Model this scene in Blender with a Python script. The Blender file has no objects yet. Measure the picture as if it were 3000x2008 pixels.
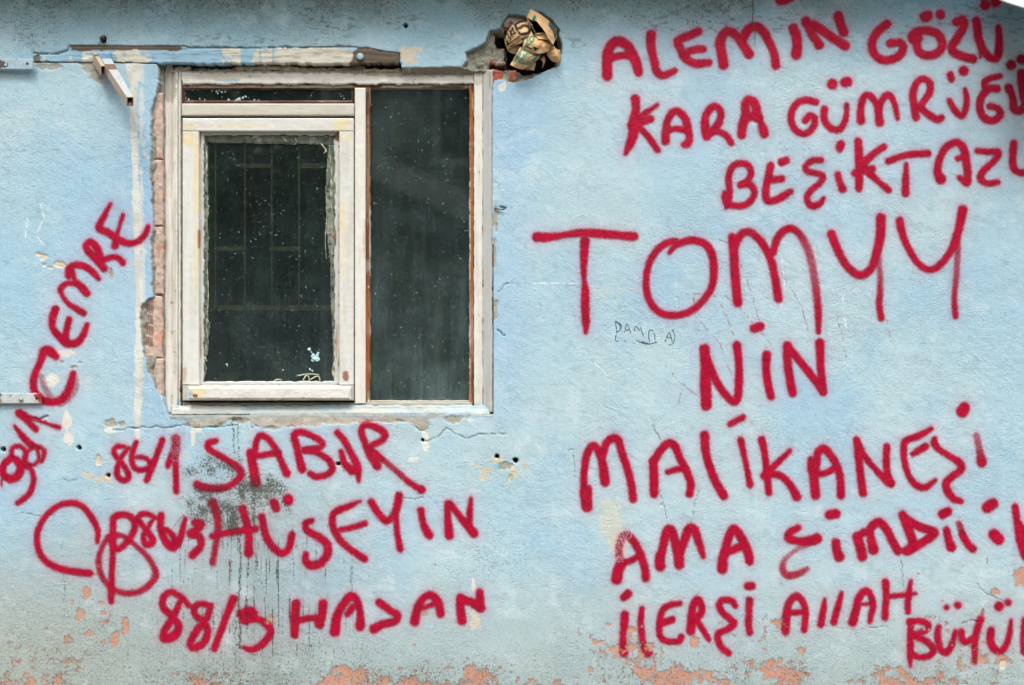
import bpy, math, random
import numpy as np

# ------------------------------------------------------------------ units
# survey coordinates of the facade: 750 units = 1 m, origin at upper left
S = 750.0
D = 5.0            # camera distance from the wall face
ZC = 1.6           # camera height
scene = bpy.context.scene
col = scene.collection
R = math.radians

# ------------------------------------------------------------------ camera
cam_d = bpy.data.cameras.new('camera')
cam_d.sensor_width = 36.0
cam_d.lens = 36.0 * D / 4.0
cam_d.clip_start = 0.05
cam_d.clip_end = 300
cam = bpy.data.objects.new('camera', cam_d)
cam.location = (0, -D, ZC)
cam.rotation_euler = (R(90), 0, 0)
col.objects.link(cam)
scene.camera = cam

# ------------------------------------------------------------------ light
SUN_EL, SUN_AZ = 62.0, -22.0      # azimuth from the street normal, negative = from the left
w = bpy.data.worlds.new("World"); scene.world = w; w.use_nodes = True
nt = w.node_tree; nt.nodes.clear()
sky = nt.nodes.new('ShaderNodeTexSky'); sky.sky_type = 'NISHITA'; sky.sun_disc = False
sky.sun_elevation = R(SUN_EL); sky.sun_rotation = R(180 + SUN_AZ)
sky.dust_density = 6.0; sky.air_density = 1.0; sky.ozone_density = 1.0
hs = nt.nodes.new('ShaderNodeHueSaturation'); hs.inputs['Saturation'].default_value = 0.08
bg = nt.nodes.new('ShaderNodeBackground'); bg.inputs['Strength'].default_value = 0.13
wo = nt.nodes.new('ShaderNodeOutputWorld')
nt.links.new(sky.outputs[0], hs.inputs['Color']); nt.links.new(hs.outputs[0], bg.inputs['Color'])
nt.links.new(bg.outputs[0], wo.inputs['Surface'])

sd_ = bpy.data.lights.new('sun', 'SUN'); sd_.energy = 1.5; sd_.angle = R(16); sd_.color = (1.0, 0.965, 0.92)
so = bpy.data.objects.new('sun', sd_); col.objects.link(so)
el, az = R(SUN_EL), R(SUN_AZ)
from mathutils import Vector
tosun = Vector((math.sin(az) * math.cos(el), -math.cos(az) * math.cos(el), math.sin(el)))
so.rotation_euler = tosun.to_track_quat('Z', 'Y').to_euler()

scene.view_settings.view_transform = 'Standard'
scene.view_settings.look = 'None'
scene.view_settings.exposure = 0.70
scene.view_settings.gamma = 1.0
scene.view_settings.use_curve_mapping = False
scene.render.engine = 'CYCLES'
try:
    scene.cycles.use_denoising = True
    scene.cycles.max_bounces = 6
    scene.cycles.diffuse_bounces = 3
    scene.cycles.transparent_max_bounces = 12
    scene.cycles.sample_clamp_indirect = 4.0
except Exception:
    pass

# ------------------------------------------------------------------ numpy helpers
f32 = np.float32
def srgb(r, g, b):
    c = np.array([r, g, b], float) / 255.0
    return np.where(c <= 0.04045, c / 12.92, ((c + 0.055) / 1.055) ** 2.4)

_tabs = {}
def vn(X, Y, sc, seed=0, sy=None):
    """value noise 0..1"""
    if seed not in _tabs:
        _tabs[seed] = np.random.RandomState(seed + 11).rand(256, 256).astype(f32)
    T = _tabs[seed]
    u = np.asarray(X, float) / sc; v = np.asarray(Y, float) / (sy or sc)
    iu = np.floor(u).astype(np.int64); iv = np.floor(v).astype(np.int64)
    fu = u - iu; fv = v - iv
    fu = fu * fu * (3 - 2 * fu); fv = fv * fv * (3 - 2 * fv)
    a = T[iu & 255, iv & 255]; b = T[(iu + 1) & 255, iv & 255]
    c = T[iu & 255, (iv + 1) & 255]; d = T[(iu + 1) & 255, (iv + 1) & 255]
    return (a * (1 - fu) + b * fu) * (1 - fv) + (c * (1 - fu) + d * fu) * fv

def fb(X, Y, sc, seed=0, octs=3, sy=None):
    """fractal noise about -1..1"""
    s = 0; a = 1.0; n = 0
    for k in range(octs):
        s = s + a * (vn(X, Y, sc / 2 ** k, seed * 7 + k, None if sy is None else sy / 2 ** k) * 2 - 1)
        n += a; a *= 0.55
    return s / n * 1.5

def ss(a, b, x):
    t = np.clip((x - a) / (b - a), 0, 1)
    return t * t * (3 - 2 * t)

def seg_dist(X, Y, pts):
    d = np.full(np.shape(X), 1e9)
    for (x0, y0), (x1, y1) in zip(pts[:-1], pts[1:]):
        dx, dy = x1 - x0, y1 - y0
        L = dx * dx + dy * dy + 1e-9
        t = np.clip(((X - x0) * dx + (Y - y0) * dy) / L, 0, 1)
        d = np.minimum(d, np.hypot(X - x0 - t * dx, Y - y0 - t * dy))
    return d

def sdp(X, Y, poly):
    """signed distance, negative inside"""
    P = list(poly) + [poly[0]]
    d = seg_dist(X, Y, P)
    ins = np.zeros(np.shape(X), bool)
    for (x0, y0), (x1, y1) in zip(P[:-1], P[1:]):
        if y0 == y1: continue
        c = ((y0 > Y) != (y1 > Y)) & (X < (x1 - x0) * (Y - y0) / (y1 - y0) + x0)
        ins ^= c
    return np.where(ins, -d, d)

def local(X, Y, bx, pad=60):
    return (X > bx[0] - pad) & (X < bx[2] + pad) & (Y > bx[1] - pad) & (Y < bx[3] + pad)

def bbox(p):
    a = np.array([q[:2] for q in p]); return (a[:, 0].min(), a[:, 1].min(), a[:, 0].max(), a[:, 1].max())

def P3(X, Y, y=0.0):
    """world point lying at depth y (positive = into the house) that stands at facade survey position X, Y"""
    k = (D + y) / D / S
    return np.stack([(np.asarray(X, float) - 1500) * k, np.broadcast_to(np.asarray(y, float), np.shape(X)), ZC + (1004 - np.asarray(Y, float)) * k], -1)

def mix(c, m, rgb):
    m = np.asarray(m)[..., None]
    return c * (1 - m) + np.asarray(rgb) * m

# ------------------------------------------------------------------ mesh helpers
def build(name, verts, faces, mat=None, parent=None, smooth=False, attrs=None, sizes=None):
    verts = np.asarray(verts, f32).reshape(-1, 3)
    me = bpy.data.meshes.new(name)
    if isinstance(faces, np.ndarray):
        n = faces.shape[1]; nf = faces.shape[0]
        me.vertices.add(len(verts)); me.vertices.foreach_set('co', verts.ravel())
        me.loops.add(nf * n); me.loops.foreach_set('vertex_index', faces.astype(np.int32).ravel())
        me.polygons.add(nf)
        me.polygons.foreach_set('loop_start', np.arange(0, nf * n, n, dtype=np.int32))
        me.polygons.foreach_set('loop_total', np.full(nf, n, np.int32))
        me.update(calc_edges=True)
    else:
        me.from_pydata([tuple(map(float, v)) for v in verts], [], [tuple(map(int, f)) for f in faces]); me.update()
    if smooth:
        me.polygons.foreach_set('use_smooth', np.ones(len(me.polygons), bool))
    for k, v in (attrs or {}).items():
        v = np.asarray(v, f32)
        if v.ndim == 2:
            a = me.attributes.new(k, 'FLOAT_VECTOR', 'POINT'); a.data.foreach_set('vector', v.ravel())
        else:
            a = me.attributes.new(k, 'FLOAT', 'POINT'); a.data.foreach_set('value', v.ravel())
    if mat: me.materials.append(mat)
    o = bpy.data.objects.new(name, me); col.objects.link(o)
    if parent: o.parent = parent
    return o

def thing(name, label, cat, kind=None, group=None):
    o = bpy.data.objects.new(name, None); col.objects.link(o); o.empty_display_size = 0.1
    o['label'] = label; o['category'] = cat
    if kind: o['kind'] = kind
    if group: o['group'] = group
    return o

def lab(o, label): o['label'] = label; return o

def grid_faces(nx, ny, keep=None):
    i = np.arange(nx - 1)[:, None]; j = np.arange(ny - 1)[None, :]
    a = i * ny + j
    q = np.stack([a, a + 1, a + ny + 1, a + ny], -1)      # X across, Y down -> facing the street
    if keep is not None: return q[keep]
    return q.reshape(-1, 4)

def compact(verts, faces, attrs):
    used = np.zeros(len(verts), bool); used[faces.ravel()] = True
    idx = np.cumsum(used) - 1
    return verts[used], idx[faces], {k: v[used] for k, v in attrs.items()}

def slab(name, box, yf, yb, colf, mat, parent, step=4.0, bev=3.0, bevd=0.003, prof=None, jag=0.0, seed=1, rough=0.0004):
    """a board: finely gridded front (bevelled, worn), sides back to yb"""
    X0, Y0, X1, Y1 = box
    nx = max(3, int(round((X1 - X0) / step)) + 1); ny = max(3, int(round((Y1 - Y0) / step)) + 1)
    xs = np.linspace(X0, X1, nx); ys = np.linspace(Y0, Y1, ny)
    if bev > 0 and nx > 4:
        xs[1] = X0 + min(bev, (X1 - X0) * .2); xs[-2] = X1 - min(bev, (X1 - X0) * .2)
    if bev > 0 and ny > 4:
        ys[1] = Y0 + min(bev, (Y1 - Y0) * .2); ys[-2] = Y1 - min(bev, (Y1 - Y0) * .2)
    X, Y = np.meshgrid(xs, ys, indexing='ij')
    e = np.minimum(np.minimum(X - X0, X1 - X), np.minimum(Y - Y0, Y1 - Y))
    yy = yf + bevd * (1 - ss(0, max(bev, .1), e)) + fb(X, Y, 14, seed, 2) * rough + fb(X, Y, 160, seed + 1, 2) * rough * 2
    if prof is not None: yy = yy + prof(X, Y)
    if jag:
        edge = (1 - ss(0, 6, e))
        X = X + fb(X, Y, 16, seed + 3, 2) * jag * edge; Y = Y + fb(X + 99, Y, 16, seed + 4, 2) * jag * edge
    C = colf(X, Y)
    V = P3(X, Y, 0); k = (D + yy) / D
    V[..., 0] *= k; V[..., 2] = ZC + (V[..., 2] - ZC) * k; V[..., 1] = yy
    V = V.reshape(-1, 3); F = [tuple(f) for f in grid_faces(nx, ny)]
    idx = lambda i, j: i * ny + j
    rim = [idx(i, 0) for i in range(nx)] + [idx(nx - 1, j) for j in range(1, ny)] + [idx(i, ny - 1) for i in range(nx - 2, -1, -1)] + [idx(0, j) for j in range(ny - 2, 0, -1)]
    B = V[rim].copy(); B[:, 1] = yb
    n0 = len(V); V = np.vstack([V, B]); m = len(rim)
    for k_ in range(m):
        a, b = rim[k_], rim[(k_ + 1) % m]
        F.append((a, b, n0 + (k_ + 1) % m, n0 + k_))
    Cc = C.reshape(-1, 3); Cc = np.vstack([Cc, Cc[rim]])
    o = build(name, V, F, mat, parent, attrs={'paint': Cc})
    return o

def prism(name, poly, y0, y1, mat, parent=None, c=None):
    """poly in facade coordinates, extruded from y0 (street side) to y1"""
    p = np.array(poly, float)
    a = P3(p[:, 0], p[:, 1], y0); b = a.copy(); b[:, 1] = y1
    n = len(p); V = np.vstack([a, b])
    area = np.sum(p[:, 0] * np.roll(p[:, 1], -1) - np.roll(p[:, 0], -1) * p[:, 1])
    order = list(range(n)) if area < 0 else list(range(n))[::-1]
    F = [tuple(order), tuple(n + k for k in order[::-1])]
    for k in range(n):
        q, r = order[k], order[(k + 1) % n]
        F.append((r, q, n + q, n + r))
    return build(name, V, F, mat, parent, attrs={'paint': np.tile(np.asarray(c if c is not None else (.5, .5, .5), float), (2 * n, 1))})

def box3(name, lo, hi, mat, parent=None, c=None):
    x0, y0, z0 = lo; x1, y1, z1 = hi
    V = [(x0, y0, z0), (x1, y0, z0), (x1, y1, z0), (x0, y1, z0), (x0, y0, z1), (x1, y0, z1), (x1, y1, z1), (x0, y1, z1)]
    F = [(0, 3, 2, 1), (4, 5, 6, 7), (0, 1, 5, 4), (1, 2, 6, 5), (2, 3, 7, 6), (3, 0, 4, 7)]
    return build(name, V, F, mat, parent, attrs={'paint': np.tile(np.asarray(c if c is not None else (.5, .5, .5), float), (8, 1))})

def loft(name, rings, mat, parent=None, closed=True, cap=True, smooth=False, c=None):
    m = len(rings[0]); V = np.vstack([np.asarray(r, float) for r in rings]); F = []
    for k in range(len(rings) - 1):
        for i in range(m):
            j = (i + 1) % m
            F.append((k * m + i, k * m + j, (k + 1) * m + j, (k + 1) * m + i))
    if cap:
        F.append(tuple(range(m))[::-1]); F.append(tuple((len(rings) - 1) * m + i for i in range(m)))
    return build(name, V, F, mat, parent, smooth=smooth, attrs={'paint': np.tile(np.asarray(c if c is not None else (.5, .5, .5), float), (len(V), 1))})

def tube(name, pts, rad, mat, parent=None, n=8, c=None):
    rings = []
    pts = [Vector(p) for p in pts]
    for k, p in enumerate(pts):
        t = (pts[min(k + 1, len(pts) - 1)] - pts[max(k - 1, 0)]).normalized()
        u = t.orthogonal().normalized() if k == 0 else (u - t * u.dot(t)).normalized()
        v = t.cross(u)
        r = rad[k] if isinstance(rad, (list, tuple)) else rad
        rings.append([p + (u * math.cos(a) + v * math.sin(a)) * r for a in [2 * math.pi * i / n for i in range(n)]])
    return loft(name, rings, mat, parent, smooth=True, c=c)

def disc(name, cx, cy, r, y0, y1, mat, parent=None, n=18, dome=0.0, c=None):
    """round head standing on the facade"""
    rings = []
    for (rr, yy) in [(r, y1), (r, y0 + (y1 - y0) * .25), (r * .85, y0), (r * .4, y0 - dome)]:
        rings.append([P3(cx + rr * math.cos(a), cy + rr * math.sin(a), yy) for a in [2 * math.pi * i / n for i in range(n)]])
    return loft(name, rings, mat, parent, c=c)

# ------------------------------------------------------------------ materials
class N:
    def __init__(s, name):
        s.m = bpy.data.materials.new(name); s.m.use_nodes = True
        s.t = s.m.node_tree; s.t.nodes.clear()
        s.out = s.t.nodes.new('ShaderNodeOutputMaterial')
        g = s.t.nodes.new('ShaderNodeNewGeometry'); s.pos = g.outputs['Position']
    def n(s, typ, ins=None, **kw):
        nd = s.t.nodes.new(typ)
        for k, v in kw.items(): setattr(nd, k, v)
        for k, v in (ins or {}).items():
            if isinstance(v, bpy.types.NodeSocket): s.t.links.new(v, nd.inputs[k])
            else: nd.inputs[k].default_value = v
        return nd
    def noise(s, scale, detail=2.0, rough=0.6, vec=None, dist=0.0):
        return s.n('ShaderNodeTexNoise', {'Vector': vec or s.pos, 'Scale': scale, 'Detail': detail, 'Roughness': rough, 'Distortion': dist}).outputs['Fac']
    def math(s, op, a, b=0.0, c=None, clamp=False):
        nd = s.n('ShaderNodeMath', operation=op); nd.use_clamp = clamp
        for i, v in enumerate((a, b, c)):
            if v is None: continue
            if isinstance(v, bpy.types.NodeSocket): s.t.links.new(v, nd.inputs[i])
            else: nd.inputs[i].default_value = v
        return nd.outputs[0]
    def step(s, x, a, b):
        return s.n('ShaderNodeMapRange', {'Value': x, 'From Min': a, 'From Max': b, 'To Min': 0.0, 'To Max': 1.0}, interpolation_type='SMOOTHSTEP').outputs[0]
    def mixc(s, f, a, b, mode='MIX'):
        nd = s.n('ShaderNodeMix', data_type='RGBA', blend_type=mode)
        for i, v in zip((0, 6, 7), (f, a, b)):
            if isinstance(v, bpy.types.NodeSocket): s.t.links.new(v, nd.inputs[i])
            else: nd.inputs[i].default_value = v if i == 0 else (tuple(v) + (1,))[:4]
        return nd.outputs[2]
    def attr(s, name, vec=False):
        a = s.n('ShaderNodeAttribute', attribute_name=name)
        return a.outputs['Vector'] if vec else a.outputs['Fac']
    def scaled(s, v):
        return s.n('ShaderNodeVectorMath', {0: s.pos, 1: v}, operation='MULTIPLY').outputs[0]
    def bump(s, h, dist, strength=1.0, normal=None):
        ins = {'Height': h, 'Distance': dist, 'Strength': strength}
        if normal is not None: ins['Normal'] = normal
        return s.n('ShaderNodeBump', ins).outputs[0]
    def bsdf(s, color, rough, normal=None, **kw):
        ins = {'Base Color': color, 'Roughness': rough}
        if normal is not None: ins['Normal'] = normal
        ins.update(kw)
        return s.n('ShaderNodeBsdfPrincipled', ins).outputs[0]
    def done(s, sh):
        s.t.links.new(sh, s.out.inputs['Surface']); return s.m

def wall_relief(s):
    """fine grain of the render, shared by plaster and spray paint"""
    a = s.noise(165, 2, .6); b = s.noise(85, 3, .7)
    st = s.noise(70, 3, .75, s.scaled((1.0, 1.0, 2.4)))
    h = s.math('ADD', s.math('MULTIPLY', a, .9), s.math('MULTIPLY', b, .7))
    h = s.math('ADD', h, s.math('MULTIPLY', st, .8))
    pit = s.step(s.noise(88, 3, .7, s.scaled((1.0, 1.0, 1.7))), .575, .64)
    h = s.math('SUBTRACT', h, s.math('MULTIPLY', pit, .55))
    h = s.math('MULTIPLY', h, s.math('ADD', .40, s.math('MULTIPLY', s.step(s.noise(3.2, 3, .6), .35, .68), .75)))
    return h, a, b

def peel_mask(s):
    fn = s.math('MULTIPLY', s.math('SUBTRACT', s.noise(120, 4, .75), .5), 1.5)
    return s.step(s.math('ADD', s.attr('peel'), fn), 0.0, 0.05)

ORANGE = srgb(202, 144, 120); ORANGE2 = srgb(184, 156, 144)

def m_plaster():
    s = N('blue_plaster')
    h, a, b = wall_relief(s)
    base = s.attr('paint', True)
    # grain
    g1 = s.noise(170, 3, .75)
    base = s.mixc(s.math('MULTIPLY', s.step(g1, .60, .72), .38), base, srgb(84, 108, 118))
    base = s.mixc(s.math('MULTIPLY', s.step(s.noise(110, 4, .75), .52, .70), .38), base, srgb(208, 224, 228))
    base = s.mixc(s.math('MULTIPLY', s.step(s.noise(130, 2, .6, s.scaled((1, 1, 1.9))), .665, .72), .55), base, srgb(62, 76, 80))
    # peeling
    pm = peel_mask(s)
    oc = s.mixc(s.step(s.noise(45, 4, .7), .42, .62), ORANGE, ORANGE2)
    oc = s.mixc(s.math('MULTIPLY', s.step(s.noise(200, 3, .7), .5, .68), .5), oc, srgb(150, 140, 125))
    cy = s.step(s.math('ADD', s.attr('peel'), s.math('MULTIPLY', s.math('SUBTRACT', s.noise(170, 2, .7), .5), 1.2)), -.02, .04)
    cyf = s.math('MULTIPLY', cy, s.step(s.noise(38, 2, .5), .6, .66))
    base = s.mixc(s.math('MULTIPLY', cyf, .8), base, srgb(140, 205, 230))
    lip = s.math('MULTIPLY', s.step(s.math('ADD', s.attr('peel'), s.math('MULTIPLY', s.math('SUBTRACT', s.noise(120, 4, .75), .5), 1.5)), -.11, 0.0), .38)
    base = s.mixc(lip, base, srgb(120, 128, 122))
    base = s.mixc(pm, base, oc)
    # mould and grime
    mo = s.math('ADD', s.attr('mould'), s.math('MULTIPLY', s.math('SUBTRACT', s.noise(115, 5, .9), .5), 5.6))
    mk = s.step(mo, .66, .95)
    base = s.mixc(s.math('MULTIPLY', mk, .92), base, srgb(44, 45, 38))
    sm = s.math('MULTIPLY', s.step(s.attr('mould'), .1, 1.0), .28)
    base = s.mixc(sm, base, srgb(120, 122, 110))
    ph = s.math('MULTIPLY', pm, -1.0)
    nrm = s.bump(h, .0032, .68)
    nrm = s.bump(ph, .0025, .8, nrm)
    return s.done(s.bsdf(base, .82, nrm, **{'Specular IOR Level': .25}))

def m_spray():
    s = N('red_spray_paint')
    h, a, b = wall_relief(s)
    al = s.attr('alpha')
    nz = s.math('ADD', s.math('MULTIPLY', s.math('SUBTRACT', s.noise(200, 2, .7), .5), .55), s.math('MULTIPLY', s.math('SUBTRACT', s.noise(100, 3, .65), .5), .5))
    # mist edge: grains hit first where the relief stands out
    edge = s.math('MULTIPLY', s.math('MULTIPLY', al, s.math('SUBTRACT', 1.0, al)), 4.0)
    al2 = s.math('ADD', al, s.math('MULTIPLY', nz, s.math('ADD', .25, edge)), clamp=True)
    al2 = s.math('MULTIPLY', al2, s.step(al, 0.0, .12))
    wear = s.step(s.math('ADD', s.attr('wear'), s.math('MULTIPLY', s.math('SUBTRACT', s.noise(240, 3, .75), .5), 1.4)), .5, .62)
    al3 = s.math('MULTIPLY', al2, s.math('SUBTRACT', 1.0, s.math('MAXIMUM', s.math('MULTIPLY', wear, .93), s.math('MULTIPLY', peel_mask(s), s.math('MULTIPLY', s.step(s.noise(60, 3, .7), .46, .56), .9)))))
    c = s.mixc(s.step(s.noise(26, 3, .6), .35, .65), srgb(182, 0, 50), srgb(160, 0, 44))
    c = s.mixc(s.math('MULTIPLY', s.step(s.noise(140, 3, .75), .54, .66), .50), c, srgb(104, 0, 34))
    c = s.mixc(s.math('MULTIPLY', s.step(s.noise(190, 2, .7, s.scaled((1, 1, 1.3))), .64, .71), .65), c, srgb(220, 96, 104))  # pink specks paint tiny sparkle highlights into the red
    c = s.mixc(s.math('MULTIPLY', s.step(s.noise(9, 3, .6), .52, .66), .35), c, srgb(138, 28, 44))
    mo = s.math('ADD', s.attr('mould'), s.math('MULTIPLY', s.math('SUBTRACT', s.noise(115, 5, .9), .5), 5.6))
    c = s.mixc(s.math('MULTIPLY', s.step(mo, .62, 1.05), .6), c, srgb(60, 35, 38))
    nrm = s.bump(h, .0032, .68)
    bs = s.bsdf(c, .5, nrm, **{'Specular IOR Level': .16})
    tr = s.n('ShaderNodeBsdfTransparent').outputs[0]
    mx = s.n('ShaderNodeMixShader', {0: al3, 1: tr, 2: bs}).outputs[0]
    return s.done(mx)

def m_paint(name='old_paint', rough=.6, grain=(1, 1, 1), wood=None, bumpd=.0008, amt=.3, sc=1.0):
    """vertex-coloured aged surface with fine grain"""
    s = N(name)
    base = s.attr('paint', True)
    v = s.scaled(grain)
    n1 = s.noise(180 * sc, 4, .7, v); n2 = s.noise(40 * sc, 4, .65, v)
    base = s.mixc(s.math('MULTIPLY', s.step(n2, .45, .72), amt), base, s.mixc(1.0, base, srgb(185, 172, 150), 'MULTIPLY'))
    base = s.mixc(s.math('MULTIPLY', s.step(n1, .60, .72), amt * 1.6), base, s.mixc(1.0, base, srgb(120, 108, 95), 'MULTIPLY'))
    h = s.math('ADD', n1, s.math('MULTIPLY', n2, 1.5))
    nrm = s.bump(h, bumpd, .8)
    return s.done(s.bsdf(base, rough, nrm, **{'Specular IOR Level': .3}))

def m_glass(name, dust=.10, seed=0.0):
    s = N(name)
    fr = s.n('ShaderNodeFresnel', {'IOR': 1.5}).outputs[0]
    fr = s.math('MULTIPLY', fr, 2.6, clamp=True)
    gl = s.n('ShaderNodeBsdfGlossy', {'Roughness': .035, 'Color': (.9, .97, .95, 1)}).outputs[0]
    tr = s.n('ShaderNodeBsdfTransparent', {'Color': (.80, .86, .84, 1)}).outputs[0]
    clear = s.n('ShaderNodeMixShader', {0: fr, 1: tr, 2: gl}).outputs[0]
    # dust film, rain streaks, dried drops
    d1 = s.noise(3.5, 3, .5); d2 = s.noise(170, 3, .8); st = s.noise(60, 3, .6, s.scaled((1, 1, .06)))
    spots = s.step(s.noise(115, 2, .6), .62, .74)
    specks = s.step(s.noise(110, 1, .5, s.n('ShaderNodeVectorMath', {0: s.pos, 1: (3 + seed, 7, 1)}, operation='ADD').outputs[0]), .735, .75)
    f = s.math('MULTIPLY', s.math('ADD', .62, s.math('MULTIPLY', s.step(d1, .3, .75), .38)), dust)
    zz = s.n('ShaderNodeSeparateXYZ', {0: s.pos}).outputs[2]
    f = s.math('MULTIPLY', f, s.math('ADD', .55, s.math('MULTIPLY', s.step(s.math('ADD', zz, s.math('MULTIPLY', d1, .5)), 2.5, 1.4), 1.1)))
    f = s.math('MULTIPLY', f, s.math('ADD', .35, s.math('MULTIPLY', st, 1.2)))
    f = s.math('MULTIPLY', f, s.math('ADD', .62, s.math('MULTIPLY', s.step(s.noise(4 + seed, 4, .55), .35, .65), .5)))
    f = s.math('MULTIPLY', f, s.math('MAXIMUM', .1, s.math('SUBTRACT', s.math('MULTIPLY', d2, 2.6), .5)))
    f = s.math('ADD', f, s.math('MULTIPLY', spots, .16))
    f = s.math('ADD', f, s.math('MULTIPLY', specks, .5), clamp=True)
    df = s.n('ShaderNodeBsdfDiffuse', {'Color': tuple(srgb(140, 168, 164)) + (1,)}).outputs[0]
    return s.done(s.n('ShaderNodeMixShader', {0: f, 1: clear, 2: df}).outputs[0])

def m_plain(name, c, rough=.7, c2=None, sc=20, bump=.002, metal=0.0):
    s = N(name)
    n = s.noise(sc, 5, .65)
    cc = s.mixc(s.step(n, .35, .65), c, c2 if c2 is not None else np.asarray(c) * .7)
    return s.done(s.bsdf(cc, rough, s.bump(s.noise(sc * 4, 4, .7), bump, .6), Metallic=metal))

M_PL = m_plaster(); M_SP = m_spray()
M_FRV = m_paint('old_white_paint', .55, (1, 1, .12), amt=.20)
M_FRH = m_paint('old_white_paint_horizontal', .55, (.12, 1, 1), amt=.20)
M_WOODV = m_paint('stained_wood_bead', .6, (1, 1, .1), amt=.75)
M_LINT = m_paint('weathered_lintel_paint', .75, (.15, 1, 1.2), amt=.32, bumpd=.0016)
M_WOODH = m_paint('weathered_wood', .8, (.1, 1, 1.4), amt=.8, bumpd=.0016)
M_BRICK = m_paint('clay_brick', .9, (1, 1, 1), amt=.5, bumpd=.0025, sc=.8)
M_METAL = m_paint('painted_metal', .45, (1, 1, 1), amt=.35, bumpd=.0004)
M_PAPER = m_paint('kraft_paper', .75, (1, 1, 1), amt=.16, bumpd=.0006)
M_MORT = m_paint('mortar', .95, (1, 1, 1), amt=.6, bumpd=.004, sc=.7)
M_FILM = None

# ------------------------------------------------------------------ facade survey: outlines
OPEN = [(478, 187), (1172, 187), (1174, 222), (1441, 226), (1442, 1212), (492, 1214), (480, 1175), (478, 900)]
LEFT = [(462, 184), (465, 250), (457, 276), (442, 334), (444, 456), (444, 533), (450, 648), (440, 700), (442, 769), (448, 872), (411, 899), (413, 968), (423, 1025), (434, 1083), (457, 1140), (480, 1171), (492, 1209), (520, 1222), (520, 184)]
LINT = [(97, 168), (120, 158), (172, 158), (196, 150), (204, 134), (540, 135), (560, 141), (1030, 139), (1080, 142), (1130, 152), (1172, 155), (1170, 188), (470, 188), (340, 184), (98, 182)]
cv = lambda pts: [(1380 + x / 6.03, y / 6.03) for x, y in pts]
CAVM = cv([(-120, 930), (0, 880), (120, 840), (250, 760), (350, 550), (540, 540), (560, 440), (680, 265), (800, 265), (980, 290), (1180, 215), (1300, 265), (1450, 370), (1560, 560), (1592, 800), (1592, 1000), (1560, 1160), (1400, 1230), (1200, 1300), (1050, 1370), (850, 1440), (690, 1430), (640, 1460), (600, 1420), (420, 1420), (350, 1600), (330, 1240), (0, 1230), (-160, 1180), (-60, 1080)])
CAVH = cv([(400, 590), (600, 580), (640, 430), (720, 330), (980, 330), (1200, 235), (1450, 385), (1560, 600), (1580, 900), (1480, 1130), (1300, 1240), (1100, 1265), (900, 1290), (740, 1235), (620, 1225), (340, 1225), (340, 1150), (600, 1140), (600, 850), (450, 820), (390, 700)])
HOLES = [(1188, 75, 7), (302, 115, 9), (10, 1316, 8), (232, 1312, 7), (316, 1393, 7), (991, 1359, 7), (1238, 1290, 6), (1456, 1338, 7), (1510, 1349, 8)]
# soft patches: X, Y, rx, ry, kind, (angle)
GREY, WHITE, CREAM, CYAN, TAN = srgb(168, 166, 152), srgb(222, 222, 212), srgb(206, 200, 180), srgb(140, 205, 230), srgb(214, 200, 172)
PATCH = [
 (320, 1241, 20, 12, GREY), (354, 1243, 13, 9, GREY), (322, 1262, 20, 10, WHITE),
 (595, 1243, 52, 12, GREY), (870, 1236, 135, 15, GREY), (790, 1245, 60, 14, GREY), (700, 1232, 28, 9, GREY), (1010, 1232, 150, 9, GREY), (1140, 1232, 90, 8, GREY),
 (1236, 1245, 18, 18, GREY), (1330, 1228, 28, 14, GREY), (1368, 1220, 12, 8, GREY), (610, 1255, 30, 6, CYAN), (765, 1254, 26, 6, CYAN),
 (1456, 1350, 16, 14, CREAM), (1462, 1367, 22, 9, CYAN), (1485, 1366, 26, 12, GREY), (1505, 1385, 14, 14, CREAM), (1417, 1390, 12, 20, CREAM), (1540, 1360, 7, 12, CREAM), (1430, 1375, 20, 6, CREAM), (1495, 1400, 6, 10, TAN), (1390, 1365, 10, 5, CREAM),
 (256, 1394, 14, 9, CREAM), (283, 1406, 7, 14, CREAM), (316, 1402, 22, 14, CREAM), (288, 1348, 9, 14, TAN),
 (128, 753, 12, 9, TAN), (172, 776, 16, 9, TAN), (148, 784, 9, 6, TAN), (128, 777, 6, 4, TAN), (112, 745, 9, 5, TAN), (324, 805, 6, 16, GREY),
 (182, 1061, 8, 5, GREY), (234, 1062, 8, 4, GREY), (216, 1077, 11, 4, GREY), (210, 1092, 10, 4, WHITE),
 (150, 1115, 26, 18, WHITE), (190, 1035, 30, 12, WHITE), (195, 1230, 14, 26, WHITE), (200, 1285, 16, 22, WHITE),
 (145, 196, 34, 9, GREY), (132, 168, 10, 6, CREAM), (270, 185, 36, 26, GREY), (285, 222, 22, 18, GREY), (294, 237, 6, 10, GREY),
 (1395, 165, 16, 10, CREAM), (1386, 181, 14, 6, WHITE), (1400, 140, 10, 5, WHITE),
 (1185, 160, 16, 26, CREAM), (1205, 165, 20, 26, CREAM), (1220, 145, 22, 6, CREAM),
 (2938, 1946, 12, 14, TAN), (2892, 1644, 3, 10, srgb(140, 115, 105)), (2880, 1790, 7, 11, srgb(150, 125, 110)),
 (1392, 1820, 14, 34, CREAM), (1388, 1720, 8, 22, WHITE), (1246, 1290, 12, 30, WHITE), (1215, 1345, 16, 9, WHITE), (565, 1275, 6, 28, WHITE), (580, 1262, 14, 6, WHITE),
 (1472, 255, 12, 12, WHITE), (1380, 1232, 9, 6, WHITE), (540, 1332, 6, 6, CREAM),
 (1452, 640, 8, 40, GREY), (1449, 915, 6, 22, GREY), (1448, 750, 6, 46, GREY), (1452, 890, 8, 10, GREY),
 (1938, 1480, 5, 5, TAN), (1972, 1237, 4, 4, WHITE), (1790, 1525, 34, 60, srgb(196, 205, 196)), (1815, 1600, 26, 40, srgb(205, 208, 195)),
]
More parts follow.
